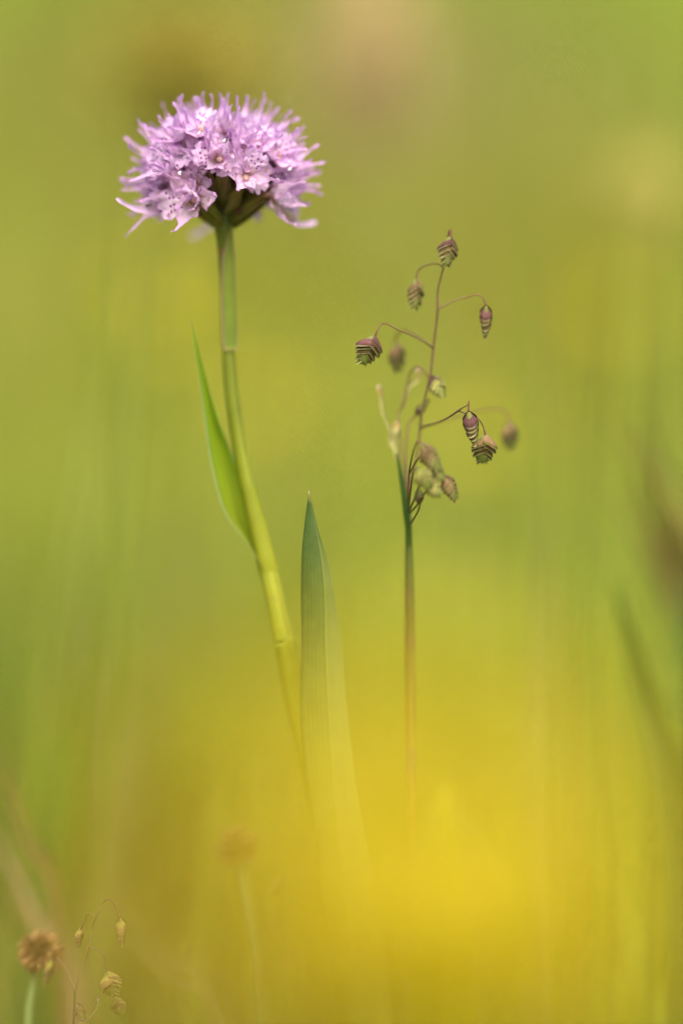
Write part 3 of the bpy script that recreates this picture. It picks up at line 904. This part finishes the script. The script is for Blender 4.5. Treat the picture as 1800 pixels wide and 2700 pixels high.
grow(qg,
     [(1187, 622, 8, 1172, 710, 7, 52, 'purple', 20),
      (1097, 733, 12, 1092, 823, 11, 46, 'purple', 35, 'pink'),
      (1281, 803, 9, 1279, 898, 9, 34, 'purple', 84),
      (988, 884, 4, 947, 967, 4, 66, 'purple', 12),
      (1043, 903, 26, 1049, 988, 27, 48, 'purple', 30, 'pink'),
      (1129, 992, 15, 1172, 1052, 13, 50, 'green', 40),
      (1094, 1097, 18, 1134, 1050, 17, 28, 'green', 60),
      (1234, 1083, 0, 1252, 1181, -1, 44, 'purple', 80),
      (1280, 1146, 4, 1269, 1229, 5, 66, 'purple', 6, 'pink'),
      (1339, 1111, 30, 1346, 1192, 31, 50, 'purple', 30, 'pink'),
      (1110, 1168, -14, 1160, 1252, -13, 46, 'pink', 30, 'pink'),
      (1100, 1232, -16, 1135, 1292, -16, 44, 'green', 25, 'green'),
      (1118, 1272, -14, 1168, 1310, -14, 42, 'green', 40, 'green'),
      (1168, 1252, -10, 1204, 1325, -9, 42, 'pink', 50, 'pink'),
      (1106, 1330, -8, 1103, 1285, -8, 26, 'pink', 50, 'pink'),
      (1140, 1222, -12, 1166, 1272, -12, 36, 'green', 30, 'pink')],
     [[(1074, 1310, 15, 5), (1085, 1262, 15, 4), (1100, 1190, 15, 3.6), (1105, 1150, 15, 3.6), (1108, 1128, 15, 4.6), (1112, 1085, 14, 3.4), (1125, 1030, 13, 3.3), (1135, 985, 12, 3.2), (1142, 917, 12, 3.8), (1149, 860, 11, 3), (1153, 815, 10, 3.6), (1153, 770, 10, 2.6), (1163, 725, 9, 2.6), (1169, 704, 9, 2.6), (1172, 670, 12, 2.2), (1177, 635, 11, 2.2), (1187, 606, 9, 2.8), (1187, 625, 8, 3)],
      [(1168, 706, 9, 2.4), (1155, 697, 9, 2), (1140, 695, 10, 2), (1115, 703, 11, 2), (1101, 716, 12, 2), (1097, 736, 12, 2.8)],
      [(1153, 816, 10, 3), (1175, 803, 10, 2.2), (1210, 787, 10, 2), (1225, 786, 10, 2), (1252, 777, 9, 2), (1270, 783, 9, 2), (1281, 806, 9, 3)],
      [(1142, 918, 12, 3.2), (1120, 902, 10, 2.4), (1080, 882, 8, 2.2), (1050, 870, 6, 2.2), (1020, 854, 5, 2), (1004, 856, 5, 2), (995, 870, 4, 2), (988, 888, 4, 3.2)],
      [(1141, 915, 13, 2.4), (1100, 886, 18, 2.2), (1065, 872, 23, 2.2), (1047, 882, 25, 2.2), (1043, 908, 26, 3)],
      [(1074, 1320, 15, 3.4), (1052, 1120, 19, 3), (1052, 1090, 20, 3), (1064, 1062, 20, 4), (1071, 1025, 20, 2.6), (1081, 985, 19, 2.4), (1096, 969, 18, 2.2), (1113, 973, 16, 2.2), (1130, 996, 15, 3)],
      [(1075, 1320, 15, 3.4), (1071, 1230, 16, 2.8), (1073, 1150, 17, 2.6), (1080, 1115, 18, 2.6), (1096, 1094, 18, 2.6)],
      [(1108, 1128, 15, 4), (1125, 1121, 13, 2.8), (1150, 1115, 9, 2.6), (1180, 1101, 5, 2.4), (1207, 1083, 2, 3.2), (1220, 1074, 1, 1.8), (1232, 1068, 0, 1.8), (1235, 1058, 0, 2), (1234, 1086, 0, 3.4)],
      [(1207, 1083, 2, 3), (1222, 1088, 2, 2), (1245, 1093, 3, 2), (1262, 1106, 3, 2), (1273, 1125, 4, 2.1), (1280, 1149, 4, 3.4)],
      [(1108, 1128, 15, 3), (1160, 1113, 20, 2.4), (1220, 1095, 25, 2.2), (1280, 1081, 28, 2.2), (1318, 1080, 30, 2.2), (1336, 1092, 30, 2.2), (1339, 1114, 30, 3)],
      [(1075, 1330, 14, 3), (1078, 1250, 4, 2.4), (1088, 1195, -8, 2.2), (1100, 1165, -13, 2.2), (1111, 1172, -14, 3)],
      [(1076, 1345, 13, 3), (1082, 1290, 0, 2.4), (1090, 1240, -12, 2.2), (1101, 1236, -16, 3)],
      [(1077, 1350, 13, 3), (1090, 1320, 0, 2.4), (1105, 1280, -12, 2.2), (1120, 1275, -14, 3)],
      [(1077, 1355, 13, 3), (1100, 1330, 2, 2.4), (1135, 1275, -8, 2.2), (1155, 1246, -10, 2.2), (1169, 1256, -10, 3)],
      [(1078, 1250, 4, 2.2), (1105, 1205, -8, 2), (1126, 1208, -11, 2), (1140, 1226, -12, 2.6)],
      [(1077, 1390, 14, 3), (1090, 1368, 6, 2.6), (1103, 1345, -6, 2.4), (1106, 1328, -8, 3)]])

lb = P(182, 4200, 3); lb.z = gz(lb.x, lb.y) - 0.003
lg = empty('quaking_grass', lb)
tag(lg, 'small straw green quaking grass beside the brown withered clover head', 'grass')
part('culm', tube([(lb.x, lb.y, lb.z, 9 * PX)] + path([(185, 3400, 4, 8), (193, 2900, 3, 5), (195, 2700, 2, 3), (199, 2612, 2, 2.8)]), 8, 5), MAT['culm'], lg)
grow(lg,
     [(318, 2417, -1, 322, 2497, -1, 28, 'straw', 78, 'straw'),
      (213, 2444, 4, 205, 2504, 4, 28, 'straw', 50, 'straw'),
      (284, 2561, 0, 302, 2633, 0, 60, 'straw', 8, 'straw'),
      (303, 2630, 6, 324, 2679, 6, 42, 'straw', 20, 'straw'),
      (140, 2526, 16, 120, 2606, 17, 28, 'straw', 40, 'straw'),
      (199, 2642, 6, 224, 2694, 6, 34, 'straw', 40, 'pink')],
     [[(199, 2612, 2, 2.8), (207, 2580, 2, 2.2), (222, 2545, 2, 2.1), (235, 2497, 1, 2.8), (243, 2450, 1, 1.9), (254, 2417, 0, 2.6), (269, 2394, 0, 1.7), (274, 2378, 0, 1.7), (287, 2371, -1, 1.7), (297, 2377, -1, 1.7), (308, 2397, -1, 1.7), (318, 2420, -1, 2.8)],
      [(254, 2417, 0, 2), (243, 2412, 1, 1.6), (231, 2412, 2, 1.6), (227, 2425, 3, 1.6), (220, 2438, 3, 1.6), (214, 2450, 4, 2.4)],
      [(235, 2497, 1, 2.2), (250, 2502, 1, 1.6), (266, 2511, 0, 1.6), (276, 2524, 0, 1.6), (279, 2548, 0, 1.7), (285, 2566, 0, 2.8)],
      [(199, 2612, 2, 2.2), (186, 2578, 6, 1.8), (168, 2545, 11, 1.8), (150, 2526, 15, 1.8), (140, 2530, 16, 2.4)],
      [(196, 2680, 3, 2), (232, 2688, 4, 1.6), (250, 2645, 5, 1.5), (272, 2618, 6, 1.5), (292, 2616, 6, 1.5), (304, 2634, 6, 2.4)],
      [(195, 2690, 3, 2), (197, 2660, 5, 1.8), (200, 2646, 6, 2.4)]])
part('dried_leaf_tip', ribbon([(228, 2694, 4), (246, 2672, 4), (258, 2655, 4), (262, 2641, 4), (259, 2634, 4)], [1.6, 1.8, 2, 4, 3], cupf=0.8), MAT['dry'], lg)

rb = P(760, 4200, 45); rb.z = gz(rb.x, rb.y) - 0.003
rg = empty('quaking_grass', rb)
tag(rg, 'pale blurred quaking grass low between the leaves and a withered clover head', 'grass')
part('culm', tube([(rb.x, rb.y, rb.z, 9 * PX)] + path([(762, 3300, 45, 8), (765, 2800, 44, 5), (762, 2640, 44, 4)]), 8, 5), MAT['culm'], rg)
grow(rg, [(752, 2318, 42, 722, 2372, 42, 40, 'straw', 30, 'straw'), (728, 2425, 44, 724, 2480, 44, 36, 'straw', 30, 'straw'), (770, 2500, 44, 785, 2560, 44, 40, 'straw', 40, 'straw'), (705, 2540, 46, 695, 2600, 46, 36, 'straw', 40, 'straw')],
     [[(762, 2640, 44, 3.5), (756, 2540, 44, 3), (752, 2440, 43, 2.5), (756, 2340, 42, 2.2), (760, 2312, 42, 2), (752, 2320, 42, 3)],
      [(752, 2440, 43, 2.4), (744, 2415, 44, 2), (734, 2412, 44, 2), (728, 2428, 44, 3)],
      [(756, 2540, 44, 2.4), (762, 2505, 44, 2), (766, 2492, 44, 2), (770, 2504, 44, 3)],
      [(758, 2570, 44, 2.4), (735, 2540, 45, 2), (715, 2525, 46, 2), (705, 2544, 46, 3)]])


# ------------------------------------------------------------------ withered clover heads
DFL = plant_mat('withered_floret', [(0, (0.14, 0.085, 0.04)), (0.5, (0.24, 0.135, 0.05)), (1, (0.38, 0.23, 0.09))], transl=0.35, rough=0.7, namt=0.25, nscale=600, rand=0.3)
DST = plant_mat('clover_stalk', [(0, (0.18, 0.24, 0.06)), (1, (0.24, 0.32, 0.10))], transl=0.15, rough=0.5, namt=0.12, nscale=150, rand=0, veins=(4, 0.08))
_fg = tepal(3.6, [(0, 30), (0.4, 10), (0.8, -10), (1, 20)], [(0, 0.7), (0.3, 1.3), (0.7, 1.5), (0.9, 0.9), (1, 0.2)], 0.9, 0.3, 0.2, seed=3, nv=7, nu=4, r0=0.1)
DFM = mesh_data('withered_floret', _fg[0], _fg[1], DFL, _fg[2])


def withered(c, r, foot, label, nfl, stalk):
    rt = empty('withered_clover', foot)
    tag(rt, label, 'dried flower', 'withered clover heads low in the meadow')
    part('stalk', tube(stalk + [(*c, 1.0 * MM)], 9, 5), DST, rt)
    part('flower_head', ellipsoid(c, r * 0.55, r * 0.55, r * 0.5, 12, 9), DFL, rt)
    for i in range(nfl):
        s = 1 - 1.75 * (i + 0.5) / nfl
        cl = math.sqrt(1 - s * s); az = i * ga
        d = Vector((cl * math.cos(az), cl * math.sin(az), s))
        f = (d + Vector((0, 0, -0.25)) + Vector([random.uniform(-0.35, 0.35) for _ in range(3)])).normalized()
        k = r / 0.0048 * random.uniform(0.75, 1.15)
        m = Matrix.Translation(c + d * r * 0.40 - foot) @ frame(f, Vector((0.01, 0, -1))).to_4x4() @ Matrix.Rotation(random.uniform(0, 6.28), 4, 'Z') @ Matrix.Scale(k, 4)
        add('withered_floret', DFM, rt, m)


c = P(110, 2515, 30); ft = P(70, 4200, 30); ft.z = gz(ft.x, ft.y) - 0.003
withered(c, 62 * PX, ft, 'brown withered clover head beside the small straw green quaking grass', 110,
         [(*ft, 1.0 * MM), *[(*P(a, b, 30), q * PX) for a, b, q in ((68, 3200, 11), (76, 2720, 10), (88, 2610, 10))]])
c = P(632, 2245, 60); ft = P(700, 4200, 60); ft.z = gz(ft.x, ft.y) - 0.003
withered(c, 58 * PX, ft, 'pale blurred withered clover head behind the pale quaking grass', 90,
         [(*ft, 1.0 * MM), *[(*P(a, b, 60), q * PX) for a, b, q in ((700, 3200, 11), (690, 2600, 10), (662, 2400, 10))]])

c = P(230, 2760, -600); ft = Vector((c.x - 0.004, c.y, 0)); ft.z = gz(ft.x, ft.y) - 0.003
withered(c, 0.0065, ft, 'brown withered clover head standing before the small quaking grass, close to the buttercups', 110,
         [(*ft, 1.2 * MM), (ft.x, ft.y, c.z * 0.4, 1.1 * MM), (c.x - 0.001, c.y, c.z * 0.8, 1.0 * MM)])

# ------------------------------------------------------------------ broad leaf shoot
sb = P(1180, 4200, -62); sb.z = gz(sb.x, sb.y) - 0.003
sh = empty('leaf_shoot', sb)
tag(sh, 'broad pointed green leaf shoot at the foot of the tall quaking grass', 'leaf')
part('outer_leaf', folded_leaf(
    [(1215, 4150, -58), (1270, 3400, -60), (1290, 2800, -62), (1262, 2450, -64), (1232, 2230, -64), (1203, 2110, -64), (1172, 2040, -64)],
    [(1180, 4150, -68), (1180, 3400, -72), (1180, 2800, -74), (1178, 2450, -72), (1174, 2230, -69), (1172, 2110, -66), (1170, 2038, -64)],
    [(1145, 4150, -58), (1090, 3400, -60), (1070, 2800, -62), (1080, 2450, -64), (1105, 2230, -64), (1138, 2110, -64), (1168, 2040, -64)]), MAT['broadleaf'], sh)
part('inner_leaf', folded_leaf(
    [(1210, 4150, -50), (1230, 3400, -50), (1240, 2900, -50), (1220, 2600, -50), (1190, 2420, -50), (1165, 2350, -50)],
    [(1180, 4150, -56), (1175, 3400, -58), (1170, 2900, -58), (1165, 2600, -56), (1162, 2420, -53), (1160, 2350, -50)],
    [(1150, 4150, -50), (1120, 3400, -50), (1105, 2900, -50), (1115, 2600, -50), (1135, 2420, -50), (1158, 2350, -50)]), MAT['broadleaf'], sh)


# ------------------------------------------------------------------ loose grass tufts at the sides, between the orchid and the slope
def tuft(name, label, foot, bl, root_px=None):
    """bl: list of (points [(px,py,dy)...] from low to tip, width px, colour key)"""
    rt = empty(name, foot)
    tag(rt, label, 'grass')
    for pts, w, mk in bl:
        L0 = [(*foot, w * PX * 0.5)]
        S = [tuple(foot)] + [tuple(P(*p)) for p in pts]
        S = spline(S, 6)
        rows = []
        ph = random.uniform(-0.6, 0.6)
        for i, s in enumerate(S):
            v = i / (len(S) - 1)
            a = Vector(S[max(i - 1, 0)]); b = Vector(S[min(i + 1, len(S) - 1)])
            t = (b - a).normalized()
            sd_ = t.cross(Vector((math.sin(ph), -math.cos(ph), 0))).normalized()
            nn = sd_.cross(t)
            ww = w * PX * 0.5 * min(1, (1 - v) * 2.2 + 0.05)
            rows.append([Vector(s) + sd_ * ww * k + nn * abs(k) * ww * 0.4 for k in (-1, -0.5, 0, 0.5, 1)])
        part('blade', grid(rows), TM[mk], rt)


TM = {
    'green': plant_mat('tuft_green', [(0, (0.12, 0.17, 0.03)), (1, (0.09, 0.19, 0.02))], transl=0.35, namt=0.15, nscale=60, veins=(3, 0.1)),
    'dark': plant_mat('tuft_dark_green', [(0, (0.08, 0.11, 0.02)), (1, (0.06, 0.12, 0.02))], transl=0.3, namt=0.15, nscale=60, veins=(3, 0.1)),
    'teal': plant_mat('tuft_fresh_green', [(0, (0.17, 0.18, 0.015)), (1, (0.21, 0.29, 0.02))], transl=0.4, namt=0.12, nscale=60, veins=(3, 0.1)),
    'dry': plant_mat('tuft_straw', [(0, (0.28, 0.21, 0.08)), (1, (0.40, 0.30, 0.14))], transl=0.35, namt=0.2, nscale=60, veins=(3, 0.1)),
    'brown': plant_mat('tuft_brown', [(0, (0.18, 0.13, 0.035)), (1, (0.21, 0.155, 0.04))], transl=0.3, namt=0.2, nscale=60, veins=(3, 0.1)),
    'pale': plant_mat('tuft_pale', [(0, (0.36, 0.38, 0.15)), (1, (0.44, 0.46, 0.24))], transl=0.4, namt=0.12, nscale=60, veins=(3, 0.1)),
}


def foot(px, dy):
    q = P(px, 1350, dy); q.z = gz(q.x, q.y) - 0.003
    return q


random.seed(3)
tuft('grass_tuft', 'dark green grass tuft with a bent blade at the right edge of the meadow', foot(1790, 105),
     [([(1800, 2700, 105), (1765, 2100, 105), (1690, 1800, 105), (1618, 1540, 95)], 95, 'dark'),
      ([(1830, 2600, 115), (1815, 1900, 115), (1800, 1450, 115)], 90, 'dark'),
      ([(1700, 2800, 110), (1690, 2100, 115), (1600, 1500, 125)], 26, 'green'),
      ([(1770, 2800, 105), (1785, 2500, 105), (1800, 2350, 110)], 90, 'dark'),
      ([(1820, 2800, 125), (1790, 2300, 125), (1740, 1700, 135)], 40, 'green')])
tuft('dry_grass_tuft', 'straw brown dry grass tuft leaning over at the right', foot(1850, 180),
     [([(1840, 1900, 180), (1760, 1450, 180), (1640, 1130, 165)], 70, 'brown'), ([(1860, 1800, 190), (1800, 1400, 185), (1690, 1100, 170)], 80, 'brown'),
      ([(1830, 2000, 180), (1780, 1600, 180), (1660, 1300, 170)], 50, 'brown'), ([(1850, 2000, 190), (1720, 1500, 195), (1600, 1260, 200)], 30, 'brown'),
      ([(1860, 2000, 190), (1790, 1650, 195), (1690, 1400, 200)], 60, 'dark'), ([(1840, 2200, 150), (1740, 1800, 150), (1560, 1420, 155)], 34, 'dark'),
      ([(1850, 2100, 160), (1790, 1750, 160), (1740, 1480, 165)], 50, 'dark'), ([(1860, 1700, 150), (1780, 1330, 150), (1600, 1090, 155)], 22, 'brown'), ([(1860, 2300, 140), (1830, 1900, 140), (1770, 1600, 145)], 40, 'green')])
tuft('upright_grass_tuft', 'thin upright grass stems between the quaking grass and the dark tuft', foot(1500, 130),
     [([(1490, 2500, 130), (1475, 1900, 130), (1470, 1300, 130)], 16, 'green'), ([(1440, 2500, 125), (1425, 1900, 125), (1421, 1350, 125)], 18, 'green'),
      ([(1540, 2500, 135), (1530, 1900, 135), (1535, 1150, 140)], 20, 'green'), ([(1400, 2500, 140), (1395, 1950, 140), (1400, 1600, 140)], 18, 'dry'),
      ([(1580, 2500, 150), (1560, 1950, 150), (1548, 1500, 150)], 18, 'dark'), ([(1510, 2500, 120), (1500, 1950, 120), (1498, 1560, 120)], 18, 'brown'),
      ([(1370, 2400, 160), (1372, 1500, 160), (1375, 500, 170)], 14, 'green'), ([(1440, 2400, 180), (1436, 1400, 180), (1430, 300, 190)], 12, 'dry')])
tuft('green_grass_tuft', 'broad fresh green grass blades at the left edge behind the clover', foot(130, 200),
     [([(130, 2600, 200), (110, 2100, 200), (105, 1620, 200)], 80, 'teal'), ([(160, 2600, 210), (190, 2150, 210), (215, 1700, 210)], 80, 'teal'),
      ([(110, 2600, 190), (140, 2250, 190), (150, 1900, 190)], 90, 'green'), ([(60, 2600, 210), (40, 2000, 210), (20, 1500, 210)], 50, 'green'), ([(250, 2600, 230), (300, 2100, 230), (320, 1750, 230)], 40, 'dry')])
tuft('brown_grass_tuft', 'reddish brown dry blades slanting at the left edge above the clover', foot(190, 90),
     [([(170, 2500, 90), (70, 2200, 90), (-10, 1950, 90)], 34, 'brown'), ([(200, 2650, 100), (100, 2420, 100), (-20, 2180, 100)], 46, 'dry'),
      ([(230, 2700, 110), (130, 2500, 110), (0, 2320, 110)], 40, 'brown')])
tuft('straw_tuft', 'long straw stalks slanting low behind the small quaking grass', foot(720, 130),
     [([(640, 2700, 130), (480, 2500, 130), (250, 2270, 130)], 16, 'brown'), ([(600, 2720, 140), (440, 2540, 140), (230, 2330, 140)], 16, 'dry')])


# ------------------------------------------------------------------ buttercups
BYEL = plant_mat('buttercup_petal', [(0, (0.56, 0.38, 0.01)), (0.3, (0.78, 0.61, 0.012)), (1, (0.80, 0.65, 0.015))], transl=0.45, rough=0.4, namt=0.06, nscale=150, rand=0.05, spec=0.4)
BST = plant_mat('buttercup_stamen', [(0, (0.50, 0.50, 0.04)), (1, (0.70, 0.50, 0.02))], transl=0.2, namt=0.15)
BGR = plant_mat('buttercup_green', [(0, (0.12, 0.18, 0.025)), (1, (0.15, 0.22, 0.03))], transl=0.25, namt=0.15, nscale=100, veins=(4, 0.08))
_bp = tepal(13.5, [(0, 75), (0.3, 58), (0.7, 42), (1, 30)], [(0, 2), (0.25, 7), (0.6, 13), (0.85, 12.5), (0.96, 8), (1, 3)], 0.22, 0.8, 0.05, seed=4, nv=10, nu=8, r0=1.2)
BPM = mesh_data('petal', _bp[0], _bp[1], BYEL, _bp[2])
_bs = tepal(6, [(0, 85), (0.5, 80), (1, 95)], [(0, 1.6), (0.4, 2.6), (1, 0.3)], 0.3, 0.2, 0.1, seed=6, nv=6, nu=4, r0=1.0)
BSM = mesh_data('sepal', _bs[0], _bs[1], BGR, _bs[2])
_st = [ellipsoid((0, 0, 0.0022), 0.0022, 0.0022, 0.0024, 10, 6)]
for i in range(40):
    az = i * ga; rr = 0.0016 + 0.0022 * (i / 40); h = 0.0052 - 0.0016 * (i / 40)
    e = Vector((math.cos(az) * rr * 1.5, math.sin(az) * rr * 1.5, h))
    _st.append(tube([(math.cos(az) * rr * 0.6, math.sin(az) * rr * 0.6, 0.0006, 0.00013), (e.x * 0.85, e.y * 0.85, e.z * 0.75, 0.00013), (*e, 0.00035), (e.x * 1.05, e.y * 1.05, e.z + 0.0008, 0.0002)], 5, 1))
_sg = join(*_st)
STM = mesh_data('stamens', _sg[0], _sg[1], BST, _sg[2])
_lf = tepal(26, [(0, 40), (0.5, 55), (1, 80)], [(0, 0.8), (0.4, 4.5), (0.6, 3.2), (1, 0.4)], 0.3, 0.6, 0.4, seed=8, nv=10, nu=4, r0=0.6)
BLM = mesh_data('leaf', _lf[0], _lf[1], BGR, _lf[2])


def buttercup(head, facing, size, bow, label, group):
    ftp = Vector((head.x + bow, head.y + random.uniform(-0.01, 0.01), 0)); ftp.z = gz(ftp.x, ftp.y) - 0.003
    rt = empty('buttercup', ftp)
    tag(rt, label, 'buttercup', group)
    f = facing.normalized()
    H = head.z - ftp.z
    part('stem', tube([(*ftp, 0.0012), (ftp.x, ftp.y, ftp.z + H * 0.4, 0.0011), (ftp.x + (head.x - ftp.x) * 0.7, (ftp.y + head.y) / 2, ftp.z + H * 0.8, 0.001), (*(head - f * 0.004), 0.0009), (*head, 0.0014)], 8, 5), BGR, rt)
    T = Matrix.Translation(head - ftp) @ frame(f, Vector((0.3, -0.2, -1))).to_4x4() @ Matrix.Scale(size, 4)
    for k in range(5):
        add('petal', BPM, rt, T @ Matrix.Rotation(R(72 * k + random.uniform(-5, 5)), 4, 'Z') @ Matrix.Rotation(R(random.uniform(-6, 6)), 4, 'X') @ Matrix.Translation((0, 0, 0.0002 * (k % 2))))
        add('sepal', BSM, rt, T @ Matrix.Rotation(R(72 * k + 36), 4, 'Z') @ Matrix.Translation((0, 0, -0.0006)))
    add('stamens', STM, rt, T)
    for k in range(3):
        hz = ftp.z + H * 0.42
        add('leaf', BLM, rt, Matrix.Translation(Vector((ftp.x, ftp.y, hz)) - ftp) @ Matrix.Rotation(R(120 * k + random.uniform(-30, 30)), 4, 'Z'))
    return rt


random.seed(12)
FG = [  # pixel of the flower, distance from the focus plane (mm), size
    (860, 2290, -565, 0.95), (660, 2480, -560, 0.9), (1170, 2230, -545, 1.0), (1480, 2400, -560, 1.0), (820, 2520, -545, 1.0), (1180, 2540, -520, 1.05), (1600, 2640, -545, 0.95), (1400, 2660, -500, 1.0), (960, 2680, -530, 1.0),
    (660, 2860, -540, 0.9), (1200, 2820, -540, 1.0), (1480, 2900, -560, 0.95), (850, 2940, -545, 0.95)]
for (a, b, d, s) in FG:
    buttercup(P(a, b, d), Vector((random.uniform(-0.3, 0.3), random.uniform(-0.3, 0.2), 1)), s, random.uniform(-0.012, 0.012),
              'yellow buttercup blooming close in front of the orchid leaves', 'buttercups in the foreground')

for i, (a, b) in enumerate([(430, 900), (410, 780), (1620, 850), (700, 1100), (1250, 1200)]):
    q = hit(a, b, 0.16)
    buttercup(q, Vector((random.uniform(-0.4, 0.4), -0.5, 1)), 1.0, random.uniform(-0.02, 0.02), 'yellow buttercup blurred among the grass of the slope behind', 'buttercups on the slope')


# ------------------------------------------------------------------ taller flower stalks between the orchid and the slope
def stalk_head(name, label, cat, c, rx, rz, cols, nfl, bow):
    ftp = Vector((c.x + bow, c.y, 0)); ftp.z = gz(ftp.x, ftp.y) - 0.003
    rt = empty(name, ftp)
    tag(rt, label, cat)
    mt = plant_mat(name + '_floret', [(0, cols[0]), (1, cols[1])], transl=0.35, rough=0.6, namt=0.15, nscale=300, rand=0.2)
    me = mesh_data('floret', _fg[0], _fg[1], mt, _fg[2])
    part('stalk', tube([(*ftp, 0.0012), (ftp.x, ftp.y, ftp.z + (c.z - ftp.z) * 0.5, 0.0011), (*(c - Vector((0, 0, rz))), 0.001), (*c, 0.001)], 8, 5), DST, rt)
    part('flower_head', ellipsoid(c, rx * 0.6, rx * 0.6, rz * 0.85, 12, 9), mt, rt)
    for i in range(nfl):
        s = 1 - 2 * (i + 0.5) / nfl
        cl = math.sqrt(1 - s * s); az = i * ga
        d = Vector((cl * math.cos(az), cl * math.sin(az), s))
        f = (d + Vector([random.uniform(-0.3, 0.3) for _ in range(3)])).normalized()
        m = Matrix.Translation(c + Vector((d.x * rx * 0.55, d.y * rx * 0.55, d.z * rz * 0.8)) - ftp) @ frame(f, Vector((0.01, 0.02, -1))).to_4x4() @ Matrix.Scale(rx / 0.0075 * random.uniform(0.8, 1.1), 4)
        add('floret', me, rt, m)


random.seed(31)
stalk_head('bistort', 'blurred beige flower spike rising behind, above and right of the orchid head', 'flower', P(980, 150, 560), 0.022, 0.034, ((0.47, 0.37, 0.15), (0.49, 0.38, 0.18)), 90, 0.03)
stalk_head('faded_clover', 'small blurred straw coloured flower head behind, level with the orchid head', 'flower', P(1700, 515, 480), 0.014, 0.014, ((0.42, 0.38, 0.09), (0.44, 0.38, 0.10)), 60, 0.02)
stalk_head('brown_seed_head', 'blurred dark brown seed head behind the top of the orchid', 'seed head', P(480, 185, 560), 0.034, 0.016, ((0.29, 0.25, 0.035), (0.32, 0.27, 0.04)), 70, -0.03)

n = 650
y = rng.uniform(1.04, 1.45, n)
x = rng.uniform(-0.24, 0.24, n)
tone = rng.choice([0.35, 0.6, 0.9, 1.15], n)[:, None]
blades('mid_grass', x, y, rng.uniform(0.09, 0.20, n), rng.uniform(0.002, 0.005, n), 0.8, colours(x, y) * tone, GRASS, 'loose taller grass standing just behind the orchid and quaking grass')
n = 60
y = rng.uniform(1.05, 1.35, n)
x = rng.uniform(-1, 1, n) * 0.1 * y
x = np.where(rng.uniform(0, 1, n) < 0.5, rng.uniform(0.045, 0.10, n) * y, x)
tone = rng.choice([0.45, 0.8, 1.1], n)[:, None]
blades('thin_culms', x, y, rng.uniform(0.20, 0.40, n), rng.uniform(0.0012, 0.0024, n), 0.22, colours(x, y) * tone, GRASS, 'scattered thin upright grass culms between the orchid and the slope')
